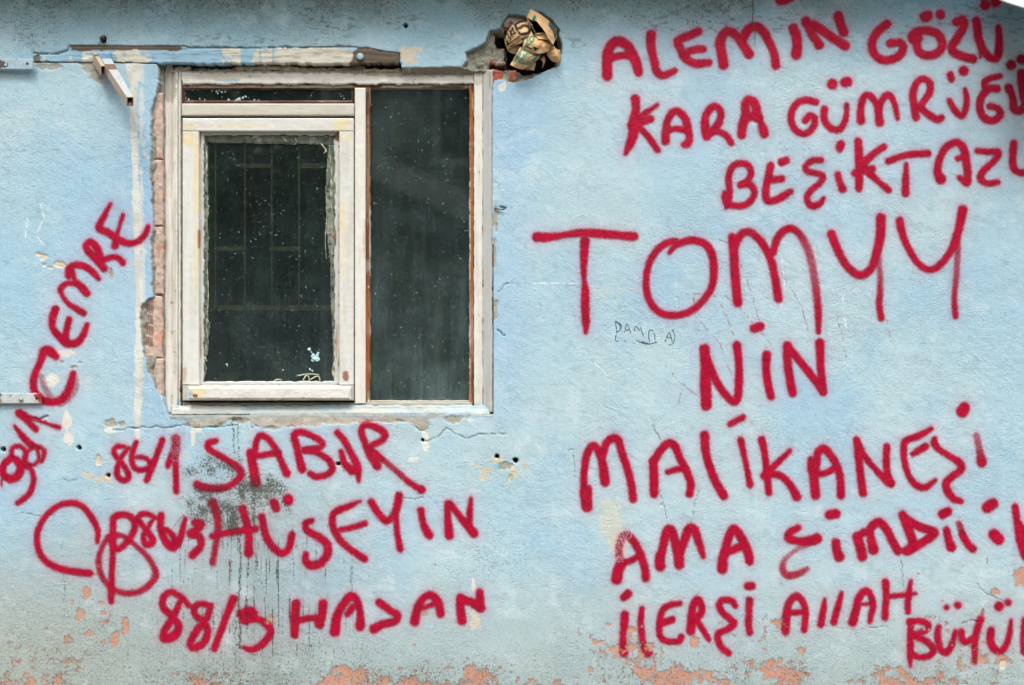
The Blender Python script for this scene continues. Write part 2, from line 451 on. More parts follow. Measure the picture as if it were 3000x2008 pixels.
CRACKS = [([(98, 157), (125, 158), (172, 157), (196, 149), (204, 138)], 1.4), ([(540, 141), (700, 141), (880, 140), (1030, 138), (1080, 141)], 1.5),
 ([(1238, 1295), (1280, 1285), (1310, 1257), (1335, 1275), (1375, 1284), (1400, 1275), (1440, 1272), (1480, 1270)], .9),
 ([(560, 1245), (620, 1252), (690, 1248)], 1.0), ([(385, 1256), (430, 1250), (470, 1253), (560, 1246)], 1.0),
 ([(330, 1262), (375, 1256), (420, 1256)], .8), ([(1465, 607), (1480, 612), (1474, 616)], 1.8),
 ([(1460, 970), (1475, 985), (1480, 984)], 1.2), ([(1460, 855), (1480, 832), (1500, 830)], .8),
 ([(1180, 1460), (1215, 1462), (1260, 1458)], .7), ([(1912, 1249), (1925, 1275), (1934, 1292)], .9),
 ([(1934, 1440), (1950, 1500), (1962, 1560)], .7), ([(2045, 1440), (2030, 1500), (2022, 1560)], .6),
 ([(2640, 1640), (2645, 1700), (2650, 1800)], .6), ([(2820, 1830), (2845, 1815), (2870, 1822)], 1.0), ([(2860, 1710), (2890, 1740), (2950, 1770)], .7),
 ([(2400, 1830), (2500, 1845), (2600, 1835)], .5), ([(1680, 1320), (1684, 1400)], .5), ([(1658, 1330), (1660, 1360)], .5), ([(1660, 1320), (1690, 1318)], .5),
 ([(178, 1400), (200, 1410), (230, 1402)], .5), ([(100, 1225), (115, 1228), (130, 1222), (141, 1220)], 1.4),
 ([(60, 1500), (110, 1515), (160, 1508)], .6), ([(180, 1600), (186, 1700), (188, 1800)], .5)]
SCRATCH = [([(2090, 860), (2120, 905), (2160, 1010)], -1), ([(2030, 838), (2032, 870), (2040, 930), (2110, 1010), (2150, 1120)], -1), ([(2010, 862), (2120, 862), (2170, 905), (2260, 1010)], -1),
 ([(2100, 700), (2150, 720), (2200, 850), (2240, 1000)], -1), ([(1950, 1070), (1990, 1120), (2050, 1165)], -1), ([(1998, 1140), (1990, 1180), (1930, 1230)], -1),
 ([(2290, 800), (2350, 900), (2370, 980)], -1), ([(2450, 920), (2475, 1010), (2480, 1060)], -1), ([(2600, 940), (2610, 1000)], -1),
 ([(1840, 1080), (1780, 1100), (1740, 1060)], 1), ([(2290, 750), (2300, 850), (2290, 900)], 1), ([(2480, 850), (2466, 890), (2480, 960)], 1), ([(1980, 830), (1984, 920)], 1),
 ([(120, 600), (128, 640), (105, 690), (130, 720)], 1), ([(80, 640), (75, 700)], 1), ([(1735, 840), (1700, 830), (1560, 830)], 1), ([(1730, 850), (1880, 845)], 2), ([(1740, 865), (1800, 850)], 2), ([(1735, 890), (1795, 878)], 2)]
STRIPE = [(392, 170, 34), (394, 200, 24), (393, 250, 12), (390, 312, 10), (395, 446, 10), (397, 536, 10), (399, 620, 11), (402, 700, 11), (405, 879, 10), (405, 1000, 10), (408, 1100, 14), (405, 1140, 11), (403, 1200, 10), (403, 1270, 7), (404, 1300, 3)]
STRIPE2 = [(417, 200, 5), (414, 300, 6), (414, 400, 7), (424, 445, 5), (435, 470, 4)]
STRIPE3 = [(413, 480, 3), (415, 530, 5), (413, 620, 5), (420, 760, 7), (416, 860, 8), (425, 900, 6)]

def stripe_mask(X, Y, st, jit=3.0):
    ys = [p[1] for p in st]
    cx = np.interp(Y, ys, [p[0] for p in st]); wd = np.interp(Y, ys, [p[2] for p in st])
    d = np.abs(X - cx) - wd + fb(X, Y, 18, 41, 3) * jit
    return (1 - ss(-1.5, 1.5, d)) * (Y > ys[0]) * (Y < ys[-1])

def peel_field(X, Y):
    """>0 where the blue coat has flaked off and the terracotta coat shows"""
    dens = np.zeros(np.shape(X))
    def bump(cx, cy, rx, ry, a):
        nonlocal dens
        dens = np.maximum(dens, a * np.exp(-(((X - cx) / rx) ** 2 + ((Y - cy) / ry) ** 2)))
    bump(1180, 2060, 330, 105, 1.05); bump(1400, 1990, 75, 75, .98); bump(1030, 2010, 170, 75, .92)
    bump(150, 1930, 190, 110, .66); bump(320, 1890, 120, 110, .52); bump(100, 2000, 160, 60, .8)
    bump(1850, 1900, 160, 90, .50); bump(2000, 1990, 300, 80, .60); bump(2310, 1980, 110, 60, .82)
    bump(2700, 2010, 300, 70, .74); bump(2900, 1960, 130, 120, .60); bump(2750, 1850, 200, 60, .45)
    bump(2250, 1850, 200, 80, .50); bump(1600, 2010, 160, 50, .55); bump(640, 2000, 200, 60, .55)
    n = fb(X, Y, 19, 51, 5) * .50 + fb(X, Y, 100, 52, 3) * .24
    f = n + dens * 1.25 - .83
    for (cx, cy, rx, ry) in [(2990, 1690, 30, 27), (2917, 1734, 13, 11), (2938, 1926, 14, 12), (792, 1818, 17, 16), (236, 1802, 16, 17), (252, 1735, 13, 20), (300, 1797, 9, 8), (213, 1765, 6, 8),
                             (340, 1870, 11, 22), (368, 1835, 10, 28), (335, 1885, 9, 16), (298, 1767, 9, 6), (2035, 1882, 13, 15), (1745, 1880, 9, 9), (1852, 1845, 12, 9), (1784, 1830, 8, 5), (1900, 1895, 22, 12),
                             (1246, 1797, 10, 9), (1214, 1890, 6, 6), (1275, 1655, 3, 3), (279, 1685, 14, 3), (290, 1653, 6, 6), (2690, 1682, 5, 4), (2760, 1762, 4, 4), (2350, 1905, 12, 12), (2285, 1935, 6, 8),
                             (670, 1655, 3, 6), (1730, 1960, 6, 8), (2778, 1850, 8, 6), (2882, 1885, 8, 7), (260, 1855, 14, 9), (1880, 1835, 5, 5), (2240, 1905, 6, 6), (960, 1800, 5, 5)]:
        e = 1 - np.hypot((X - cx) / rx, (Y - cy) / ry) + fb(X, Y, 12, 53, 3) * .45
        f = np.maximum(f, np.minimum(e, .5) * .8)
    return np.clip(f, -1, 1)

def mould_field(X, Y):
    m = np.zeros(np.shape(X))
    def blob(cx, cy, rx, ry, a, rot=0):
        nonlocal m
        c, s_ = math.cos(R(rot)), math.sin(R(rot))
        u = ((X - cx) * c + (Y - cy) * s_) / rx; v = (-(X - cx) * s_ + (Y - cy) * c) / ry
        m = np.maximum(m, a * np.exp(-(u * u + v * v) ** 1.3))
    blob(640, 1368, 92, 44, .8, 5); blob(570, 1372, 55, 22, .75, -38); blob(745, 1440, 70, 60, 1.0); blob(800, 1430, 60, 36, .85, 40)
    blob(595, 1475, 62, 72, .9, 20); blob(680, 1510, 52, 66, .95); blob(640, 1440, 60, 30, .9); blob(725, 1500, 45, 40, .75); blob(820, 1480, 30, 45, .5, 40)
    m = m * 1.04
    blob(695, 1226, 20, 9, 1.1); blob(835, 1475, 14, 40, .6, -30)
    m = m * (1.0 + .6 * fb(X, Y, 22, 61, 4))
    # runs
    st = vn(X + fb(X, Y, 60, 59, 2) * 2.5, Y, 5, 62, 150); st2 = vn(X, Y, 4, 63, 60)
    env = np.exp(-((X - 740) / 240) ** 4) * ss(1440, 1600, Y) * (1 - ss(1800, 1960, Y))
    m = m + env * (ss(.76, .92, st) * (.5 + st2) * .95 + .12)
    env2 = np.exp(-((X - 760) / 330) ** 4) * ss(1500, 1600, Y) * (1 - ss(1880, 1990, Y))
    m = m + 1.15 * env2 * (ss(.78, .95, vn(X, Y, 6, 64, 120)) * .8 + ss(.80, .95, vn(X, Y, 4, 65, 50)) * .6)
    for pts, a in [([(682, 1235), (684, 1290), (688, 1330)], .8), ([(696, 1240), (698, 1320), (704, 1380)], .7), ([(700, 1560), (706, 1640), (700, 1750), (704, 1900)], 1.0), ([(560, 1490), (520, 1530), (498, 1560)], .6), ([(700, 1750), (690, 1830), (688, 1960)], .7)]:
        bx = bbox(pts); q = local(X, Y, bx, 12)
        if q.any():
            d = seg_dist(X[q] + fb(X[q], Y[q], 14, 66, 2) * 3, Y[q], pts)
            m[q] = np.maximum(m[q], a * (1 - ss(1, 7, d)))
    # algae on the top and foot of the wall
    m = np.maximum(m, .42 * (1 - ss(0, 150, Y + fb(X, Y, 120, 67, 2) * 50)) * (.6 + .8 * vn(X, Y, 60, 68)) * (1 - .6 * ss(2300, 2700, X)))
    m = np.maximum(m, .40 * ss(1750, 2020, Y + fb(X, Y, 150, 69, 2) * 60) * (.4 + 1.0 * vn(X, Y, 90, 70)))
    m = np.maximum(m, .30 * np.exp(-((X - 450) / 500) ** 2) * ss(1600, 1800, Y))
    m = np.maximum(m, .32 * np.exp(-((X - 1430) / 120) ** 2 - ((Y - 1640) / 90) ** 2))
    return np.clip(m, 0, 1.3)

def wall_color(X, Y):
    A, B, Cc = srgb(158, 194, 213), srgb(171, 202, 213), srgb(182, 206, 211)
    n = fb(X, Y, 420, 1, 4)
    c = mix(np.broadcast_to(B, X.shape + (3,)).copy(), .8 * ss(-.5, .8, n), A)
    c = mix(c, .75 * ss(-.2, .7, fb(X, Y, 300, 2, 4) + .55 * np.exp(-((X - 2100) / 800) ** 2 - ((Y - 1150) / 500) ** 2)), Cc)
    c = mix(c, .35 * ss(.0, 1.0, fb(X, Y, 130, 3, 4, 200)), srgb(154, 194, 220))
    # deeper blue around the window and the left strip
    c = mix(c, .65 * np.exp(-((X - 455) / 70) ** 2) * ss(150, 400, Y) * (1 - ss(1100, 1400, Y)), srgb(152, 188, 220))
    c = mix(c, .55 * np.exp(-((X - 1490) / 60) ** 2) * (1 - ss(1000, 1350, Y)), srgb(160, 194, 220))
    c = mix(c, .5 * np.exp(-((X - 300) / 140) ** 2 - ((Y - 850) / 350) ** 2), srgb(162, 200, 222))
    # top of the wall: weathered teal-grey
    top = 1 - ss(10, 210, Y + fb(X, Y, 180, 5, 3) * 45)
    c = mix(c, .70 * top, srgb(118, 158, 166))
    top2 = 1 - ss(-40, 95, Y + fb(X, Y, 120, 6, 3) * 50)
    c = mix(c, .55 * top2 * (1 - .8 * ss(2350, 2650, X)), srgb(112, 128, 118))
    c = mix(c, .6 * (1 - ss(0, 130, Y)) * ss(2450, 2800, X), srgb(96, 155, 182))
    fl = ss(.62, .85, vn(X, Y, 16, 7, 5)) * ss(.35, .75, vn(X, Y, 120, 8, 60)) * (1 - ss(60, 230, Y))
    c = mix(c, .55 * fl, srgb(84, 84, 66))
    # foot of the wall: greyed
    bot = ss(1560, 1900, Y + fb(X, Y, 260, 9, 3) * 90)
    c = mix(c, .62 * bot, srgb(166, 182, 180))
    bl = ss(1450, 1900, Y + fb(X, Y, 260, 10, 3) * 80) * np.exp(-((X - 100) / 500) ** 2)
    c = mix(c, .75 * bl, srgb(164, 168, 158))
    c = mix(c, .35 * ss(1780, 2000, Y), srgb(160, 168, 162))
    c = mix(c, .60 * np.exp(-((X - 730) / 230) ** 2) * ss(1330, 1520, Y) * (.55 + .7 * vn(X, Y, 16, 17, 240)), srgb(146, 156, 152))
    c = mix(c, .22 * ss(.2, .9, fb(X, Y, 36, 11, 4)), srgb(205, 220, 224))
    c = mix(c, .20 * ss(.3, 1., fb(X, Y, 22, 12, 3)), srgb(120, 150, 165))
    # brush streaks and pale scuffs
    c = mix(c, .24 * ss(.55, 1.0, fb(X, Y, 60, 13, 4) + .2) * ss(.3, .7, vn(X, Y, 260, 14)), srgb(216, 228, 232))
    for cx, cy, rx, ry, rgb in PATCH:
        q = local(X, Y, (cx - rx, cy - ry, cx + rx, cy + ry), 20)
        if q.any():
            x, y = X[q], Y[q]
            e = np.hypot((x - cx) / rx, (y - cy) / ry) + fb(x, y, 15, int(cx) % 50 + 100, 3) * .42
            c[q] = mix(c[q], 1 - ss(.9, 1.02, e), rgb)
    for st in (STRIPE, STRIPE2, STRIPE3):
        q = local(X, Y, bbox(st), 60)
        if q.any():
            a = .92 if st is STRIPE else .6
            m = stripe_mask(X[q], Y[q], st, 4 if st is STRIPE else 6) * a
            gy = (st is STRIPE) * ss(.1, .6, fb(X[q], Y[q], 40, 45, 2)) * .35
            c[q] = mix(c[q], m, WHITE); c[q] = mix(c[q], m * gy, GREY)
    for pts, s_ in SCRATCH:
        q = local(X, Y, bbox(pts), 10)
        if q.any():
            d = seg_dist(X[q] + fb(X[q], Y[q], 10, 15, 2) * 2, Y[q], pts)
            br = ss(.35, .6, vn(X[q], Y[q], 7, 16))
            rgb = srgb(150, 110, 118) if s_ < 0 else (srgb(232, 238, 238) if s_ == 1 else srgb(214, 210, 180))
            c[q] = mix(c[q], (1 - ss(.8, 2.6, d)) * br * .85, rgb)
    return c

def wall_all(X, Y):
    """height (metres, + towards the street), colour, cut mask"""
    c = wall_color(X, Y)
    h = fb(X, Y, 500, 21, 2) * .0030 + fb(X, Y, 110, 22, 2) * .0011
    h += fb(X, Y, 26, 23, 3) * .00055 * (.5 + vn(X, Y, 320, 26)) * (1 + .7 * (1 - ss(60, 260, Y)))
    h += fb(X * .8 + Y * .6, Y * .8 - X * .6, 17, 24, 2, 8) * .0003 * (.3 + 1.4 * vn(X, Y, 260, 25))
    h += stripe_mask(X, Y, STRIPE) * .0012
    for cx, cy, rx, ry, rgb in PATCH:
        if rgb is GREY or rgb is TAN:
            q = local(X, Y, (cx - rx, cy - ry, cx + rx, cy + ry), 20)
            if q.any():
                x, y = X[q], Y[q]
                e = np.hypot((x - cx) / rx, (y - cy) / ry) + fb(x, y, 15, int(cx) % 50 + 100, 3) * .42
                h[q] -= (1 - ss(.9, 1.02, e)) * .0028
    pf = peel_field(X, Y)
    h -= ss(0, .06, pf) * .0010
    for pts, wd in CRACKS:
        q = local(X, Y, bbox(pts), 14)
        if q.any():
            x = X[q] + fb(X[q], Y[q], 22, 31, 3) * 4; y = Y[q] + fb(X[q], Y[q], 22, 32, 3) * 4
            d = seg_dist(x, y, pts); m = 1 - ss(wd * .8, wd * 2.2, d)
            h[q] -= m * .004 * min(wd, 1.5); c[q] = mix(c[q], m * .6, srgb(82, 96, 100))
    mortar = srgb(150, 147, 132)
    def zone(poly, depth, rgb, jit=4, rough=.004, seed=71):
        q = local(X, Y, bbox(poly), 25)
        if not q.any(): return
        x, y = X[q], Y[q]
        s_ = sdp(x, y, poly) + fb(x, y, 22, seed, 4) * jit
        m = 1 - ss(-1.5, 1.5, s_)
        hh = (depth(x, y) if callable(depth) else depth) + fb(x, y, 18, seed + 1, 4) * rough
        h[q] = h[q] * (1 - m) + hh * m
        cc = mix(np.broadcast_to(rgb, x.shape + (3,)).copy(), .5 * ss(-.3, .8, fb(x, y, 20, seed + 2, 4)), np.asarray(rgb) * .7)
        m2 = 1 - ss(0, 3, s_)
        c[q] = mix(c[q], m2[..., None][..., 0], cc) if False else c[q] * (1 - m2[..., None]) + cc * m2[..., None]
    zone(LEFT, lambda x, y: -.009 - .024 * ss(-6, 10, x - np.where((y > 870) & (y < 1040), 424, 450) + fb(x, y, 26, 75, 3) * 9), mortar, 5, .005, 71)
    # mortar reveal under the lintel, right part: slopes into the opening
    rv = [(1160, 197), (1441, 195), (1441, 240), (1160, 240)]
    q = local(X, Y, bbox(rv), 10)
    if q.any():
        x, y = X[q], Y[q]
        m = (1 - ss(-2, 2, sdp(x, y, rv) + fb(x, y, 30, 77, 3) * 2))
        hh = -.042 * ss(194, 226, y) + fb(x, y, 14, 78, 3) * .003
        h[q] = h[q] * (1 - m) + hh * m
        cc = mix(np.broadcast_to(srgb(138, 128, 112), x.shape + (3,)).copy(), .6 * ss(0, .8, fb(x, y, 24, 79, 4)), srgb(196, 190, 172))
        c[q] = c[q] * (1 - m[..., None]) + cc * m[..., None]
    zone([(495, 1205), (1441, 1205), (1441, 1214), (1300, 1216), (1262, 1232), (1240, 1264), (1218, 1246), (1190, 1232), (1080, 1232), (1000, 1240), (860, 1248), (760, 1254), (720, 1226), (670, 1226), (640, 1250), (560, 1250), (540, 1226), (500, 1224)], -.0015, srgb(186, 182, 168), 6, .002, 86)
    q = local(X, Y, (500, 1200, 1440, 1232), 4)
    c[q] = mix(c[q], .75 * (1 - ss(1218, 1228, Y[q] + fb(X[q], Y[q], 60, 87, 3) * 8)) * (Y[q] > 1205), srgb(158, 172, 176))
    zone(LINT, -.009, srgb(120, 116, 104), 1.5, .001, 81)
    zone(CAVM, -.022, srgb(146, 145, 128), 5, .008, 91)
    for hx, hy, hr in HOLES:
        q = local(X, Y, (hx - 12, hy - 12, hx + 12, hy + 12), 8)
        if q.any():
            x, y = X[q], Y[q]
            d = np.hypot(x - hx, y - hy) + fb(x, y, 8, 95, 2) * 1.2
            m = 1 - ss(hr - 2.5, hr, d)
            h[q] = h[q] * (1 - m) - .055 * m
            c[q] = mix(c[q], 1 - ss(hr - 2.5, hr + .5, d), srgb(58, 50, 44))  # pit also coloured dark, on top of the shade from its depth
    # little groove above the stub hole
    q = local(X, Y, (285, 110, 305, 135), 6)
    if q.any():
        d = seg_dist(X[q], Y[q], [(300, 120), (291, 133)]); m = 1 - ss(4, 7, d)
        h[q] -= m * .004; c[q] = mix(c[q], m * .8, srgb(130, 125, 100))
    cut = np.zeros(X.shape, bool)
    for poly, jit in ((OPEN, 0), (CAVH, 5)):
        q = local(X, Y, bbox(poly), 25)
        if q.any():
            x, y = X[q], Y[q]
            s_ = sdp(x, y, poly) + (fb(x, y, 20, 99, 3) * jit if jit else 0)
            m = s_ < 1.5
            deep = -.10 if poly is OPEN else -.075
            h[q] = np.where(m, deep, h[q])
            cc = c[q]; cc[m] = srgb(120, 115, 100); c[q] = cc
            cq = cut[q]; cq |= s_ < -2.0; cut[q] = cq
    return h, c, cut, pf

# ------------------------------------------------------------------ the spray-painted writing
CR = {0: (0, 0, 1), 1: (1700, 0, 3.347), 2: (2300, 0, 3.347), 3: (1500, 400, 2.6133), 4: (2100, 400, 2.6033), 5: (1650, 920, 2.6133),
      6: (2250, 1140, 3.016), 7: (1700, 1480, 3.135), 8: (2250, 1480, 2.969), 9: (0, 560, 3.136), 10: (0, 960, 2.904),
      11: (280, 1200, 3.408), 12: (780, 1200, 3.136), 13: (60, 1400, 2.903), 14: (700, 1560, 2.929)}
WORDS = [
 ('ALEMİN', 'red spray-painted word ALEMİN at the top of the wall', [
  (1, 'r45 265,745 262,620 275,500 330,420 395,410 460,450 515,540 550,620 572,710,38; r32 290,575 370,550 450,545 510,560'),
  (1, 'r42 695,340 690,420 700,500,37 725,600,35 745,690,35 795,738,35 860,725,32 930,690,22'),
  (1, 'r36 1155,308 1060,355 955,402 985,480 1010,545 1060,595 1140,625 1260,615,30; r33 1020,530 1110,490 1200,482'),
  (1, 'r44 1405,635 1385,520 1372,420 1410,330,40 1480,315,38 1545,370,38 1610,460,40 1655,530; r40 1600,370 1650,290 1722,262 1795,310,38 1860,430,35 1900,530,35 1918,640,38'),
  (2, 'r44 82,280 112,360 118,450 110,535,47'),
  (1, 'r42 1960,10,40 2010,-5 2060,-30'),
  (2, 'r42 205,210 250,310,38 300,390,38 335,440; r40 285,245 380,310 480,380 590,448,42; r42 520,158 548,250 575,320')]),
 ('GÖZÜ', 'red spray-painted word GÖZÜ in the upper right corner', [
  (2, 'r36 1000,235 920,300 865,380 855,470 895,550 970,590 1060,578 1135,530 1160,460 1120,420 1030,425'),
  (2, 'r37 1310,375 1262,392 1243,355 1300,310 1400,303 1490,333 1535,400 1530,480 1465,535 1370,540 1310,500 1292,440; r48 1375,168 1395,158; r42 1522,145'),
  (2, 'r37 1682,218 1740,200 1748,270 1690,370 1638,450 1650,510 1720,545 1790,568 1845,578'),
  (2, 'r37 1875,208 1890,300 1905,400 1950,500,34 2010,565,34 2068,572,34 2095,500 2100,400,32 2092,270,26; r46 1963,50; r48 2065,18; r10 1905,420 1915,560')]),
 ('KARA', 'red spray-painted word KARA above TOMYY', [
  (1, 'r40 540,970 545,1080,36 525,1200,48 515,1330,45 480,1430,36 440,1510,14; r33 500,1230 620,1190 690,1165; r22 560,1170 650,1100,25 755,1030,14; r28 590,1260 670,1350 730,1430 755,1470'),
  (1, 'r34 835,1380,38 840,1270 862,1170,30 910,1100,32 970,1100,32 1030,1170 1055,1270 1070,1350,30 1050,1408 1015,1420,25; r25 860,1285 940,1262 1040,1280'),
  (1, 'r32 1240,1335,40 1225,1240,40 1228,1150 1270,1070,30 1330,1045,30 1378,1100,30 1365,1190 1310,1265 1250,1310; r27 1250,1320 1340,1290 1420,1320 1460,1370 1480,1400'),
  (1, 'r40 1582,1320 1592,1230 1622,1130 1622,1030 1655,980 1712,1020 1732,1100 1770,1200,25 1790,1260 1805,1310; r40 1620,1150 1690,1140 1750,1160')]),
 ('GÜMRÜĞÜ', 'red spray-painted word GÜMRÜĞÜ under GÖZÜ', [
  (2, 'r29 300,1002 220,982 130,1005 75,1075 58,1165 88,1250 150,1305 220,1302 280,1240 290,1165 245,1135 200,1182'),
  (2, 'r29 388,1070 383,1150 410,1220 470,1268 540,1262 588,1190,26 605,1100,22 605,1030,20; r48 465,825; r44 592,808 612,802'),
  (2, 'r38 745,1180 743,1080,30 765,970,30 812,932,28 862,965,28 912,1060,30 930,1200,38; r28 920,1080 952,980 1010,930 1060,980,26 1090,1080,22 1105,1165,14'),
  (2, 'r32 1285,1150 1268,1040 1255,920 1290,820,30 1350,775,30 1415,810,30 1420,900 1370,980,28 1315,1050; r30 1330,1060 1410,1125 1490,1172 1530,1155'),
  (2, 'r27 1610,985,22 1650,1060 1700,1120 1740,1132 1772,1060 1780,960,25 1765,875,16; r30 1620,735 1632,775; r44 1750,695'),
  (2, 'r33 2080,870 2010,868 1940,930 1910,1030 1930,1120 1990,1178 2072,1170 2115,1110 2080,1060,28 2010,1043,28; r28 1955,840 1965,800 2030,762 2110,745,22'),
  (2, 'r38 2195,862 2235,960,30 2245,1060,38 2290,1085,38 2345,1055 2370,960; r38 2318,720 2330,850 2345,960; r45 2220,637; r44 2320,582')]),
 ('BEŞİKTAZL', 'red spray-painted word starting BEŞİKTAZ at the right edge', [
  (4, 'r16 72,540,12 55,470 58,430; r22 85,515 96,420 92,300 122,228 180,205 240,222 262,280 232,340 180,372; r22 190,362 260,372 287,430 250,500 180,530 95,522'),
  (4, 'r25 412,220 390,320 373,420 382,480 420,492 490,465 565,418,20; r25 400,332 450,327 495,320; r26 495,195 530,182'),
  (4, 'r20 795,180 730,183 680,225 690,262 760,280 808,302 790,350 720,410 688,470 712,522,24 750,527,24 790,508 815,470,12'),
  (4, 'r21 922,290 940,350 960,400,27; r30 945,62 938,88'),
  (4, 'r25 1080,35 1085,130,28 1088,250,30 1085,392,25; r23 1120,200,30 1200,130 1275,78,22; r22 1130,250,28 1230,340,20 1310,410,22; r22 1050,280 1190,245'),
  (4, 'r22 1310,188 1400,155 1500,135 1610,130,24; r22 1445,212,13 1440,320 1440,432,27'),
  (4, 'r27 1708,325,36 1683,270 1700,170,24 1750,80,24 1830,47,25 1880,90 1903,190 1913,290 1905,350 1850,312,16; r20 1840,168 1890,155'),
  (4, 'r20 1990,110 2070,117 2145,122,25 2120,180 2035,260,24 2012,320,25 2060,358 2145,348,18'),
  (4, 'r25 2265,55 2257,150 2262,235 2300,272,22 2360,280')]),
 ('TOMYY', 'largest red spray-painted word TOMYY across the wall', [
  (3, 'r30 190,770,33 260,772,32 380,758,20 520,738,26 650,742,30 800,755,28 935,765,30; r30 558,800,32 552,900,27 548,1020,20 553,1110,14 560,1170,25 560,1300,30 565,1420,27 565,1500,10'),
  (3, 'r24 1205,890,12 1260,830,22 1370,795,25 1470,820,27 1530,900,27 1545,1020,27 1530,1150,24 1450,1270,23 1350,1345,23 1230,1370,24 1120,1340,24 1045,1240,23 1025,1110,22 1050,970,22 1120,860,23 1200,810,24 1260,795,16'),
  (4, 'r31 118,770 130,880 135,1000 145,1120 160,1265; r26 140,830 180,752 240,727 310,770 370,850 420,960 445,1080 470,1235,30; a1>1>.6>.55>.85>1 r26 430,880 470,762 550,702 620,732 680,830 720,950 745,1080 765,1230 775,1350 775,1490,16'),
  (4, 'r26 875,745,30 920,860 980,970 1050,1040 1110,1055,28 1180,1000 1220,880,28 1248,750,32 1252,620,34; a.6>.45>.7>.9>1 r22 1235,850 1235,950,20 1245,1050,17 1245,1180 1240,1290 1255,1385'),
  (4, 'r25 1395,645,28 1415,740 1460,850,22 1530,960,22 1610,1015,22 1690,990,23 1780,880,24 1842,720,28 1875,560,33; a.8>.55>.6>.85>1 r20 1838,780 1835,920 1825,1080 1812,1230,18 1820,1370,20')]),
 ('NİN', 'short red spray-painted word NİN beneath TOMYY', [
  (5, 'r36 1082,270 1088,400,32 1090,520,40 1095,700,38; r27 1095,330 1150,470 1220,590,24 1300,668 1335,640 1345,520 1345,380,25 1330,240,30'),
  (5, 'r27 1558,312,30 1553,400,27 1562,500,27 1590,630,27; r31 1462,110 1508,95'),
  (0, 'r11 2306,1012 2307,1060 2314,1110 2322,1152; r10 2308,1015 2345,1060 2385,1110 2412,1148; r10 2402,1005,12 2404,1070 2412,1148')]),
 ('MALİKANEŞİ', 'long red spray-painted word MALİKANEŞİ in the middle right', [
  (5, 'r26 182,1475,38 162,1380,30 158,1250,22 175,1100,26 212,1018 250,1020 290,1100 310,1200,32 320,1285,33; r26 300,1090 330,990 382,952,28 422,970,28 452,1070 490,1180 520,1300 535,1415,28; r17 200,1330 200,1450'),
  (5, 'r30 695,1375 695,1250 688,1130; r26 690,1130 742,1050 800,992,28 852,1010,28 892,1100 940,1200 975,1290 968,1378,28; r20 800,1212,17 870,1190 945,1185'),
  (5, 'r28 1083,930,32 1090,1050 1122,1170 1170,1290 1230,1392,30'),
  (5, 'r18 1360,970,25 1385,1080,18 1410,1200,17 1432,1310,23; r20 1280,842 1375,792'),
  (5, 'r23 1520,962,26 1545,1080 1560,1230 1575,1368; r20 1735,1050,15 1650,1130 1540,1240,27; r24 1560,1232 1650,1232 1730,1300 1790,1400,30'),
  (6, 'r35 420,935,38 408,800,36 385,700,33 375,615,20; r30 410,760 430,640,32 442,560,30 490,525,32 550,580 610,680 640,800 645,940,32; r25 430,750 510,740 600,690'),
  (6, 'r30 840,920,32 820,780 800,600 782,452,22; r26 785,450 850,590 950,710,22 1060,820,32 1090,840,28; r27 1050,510 1045,620 1055,740 1085,830'),
  (6, 'r27 1445,350,17 1340,410 1230,452 1200,500 1205,630,24 1240,760,22 1310,850,28 1390,868,26 1475,805,14; r26 1285,572,22 1390,508,30'),
  (6, 'r30 1475,440,20 1470,480 1510,530,24 1600,590,24 1690,650,30 1705,710,30 1630,770,27 1572,830,30 1590,910,34 1640,970 1700,990,22'),
  (6, 'a.45>.6>1 r26 1840,415 1860,500 1872,570,30 1886,645,42; r50 1735,165,45 1715,198,50')]),
 ('AMA', 'red spray-painted word AMA with worn first letter', [
  (7, 'r46 332,680 350,590 380,530,42; w.58 r32 360,480 355,400,28 385,300 425,270; r32 425,275 480,320 540,420 575,520 598,600 600,670,33; r25 390,530 470,505 550,455,23'),
  (7, 'r42 735,560,45 735,480,42 762,380,33 792,245,37 832,232,40 870,330,38 900,450 910,545,42; r36 920,430 960,320 1000,222,40 1050,232,38 1085,330,33 1110,400,28 1132,475,18'),
  (7, 'r38 1305,585,44 1310,500,42 1335,400,33 1370,280 1410,220,36 1460,270,36 1510,360 1545,450,38 1555,515,35; r33 1320,435 1400,412 1490,370')]),
 ('ŞİMDİLİK', 'red spray-painted word ŞİMDİLİK running off the right edge', [
  (8, 'r30 265,195,24 200,232 180,280,38 240,310,30 340,310,32 425,290,42; a.8>.45>.4>.7>.8>.6 r22 400,325 300,355 230,400,15 150,470,18 128,550,26 170,610,32 260,598,26 340,555,20'),
  (8, 'r36 590,325,32 600,400 620,450,42; r37 535,85 592,75'),
  (8, 'r37 775,275 800,350 820,445,40; r30 785,265 835,235; r32 915,385,42 895,290 890,205 960,150,35 1030,210 1080,310 1130,395,36'),
  (8, 'r37 1172,85,33 1210,180 1252,300 1250,370 1200,398; r34 1200,120 1310,185 1440,235,36 1400,285 1300,350 1220,395'),
  (8, 'r32 1550,215,26 1570,300 1592,365,40; r36 1515,78 1560,55'),
  (8, 'a.75 r25 1660,160,22 1690,255; r28 1690,255 1730,330 1780,380,30'),
  (6, 'r44 1935,1045 1985,1012; r46 1995,1285 2035,1325; r27 2180,1040,26 2200,1160,28 2225,1240,46 2262,1330,70 2290,1450,60 2330,1560')]),
 ('İLERSİ', 'red spray-painted word İLERSİ in the bottom row', [
  (7, 'r30 408,1010,36 402,1100,31 392,1200,26 395,1300,32 400,1355,36; r32 400,845,30 440,812,34'),
  (7, 'r25 567,950,20 555,1050 560,1150 580,1280,27 610,1365,28 645,1355,17'),
  (7, 'r25 915,902,20 830,918 762,958 732,1060 725,1150 742,1218 800,1250 900,1250 930,1210; r30 760,1080 845,1052'),
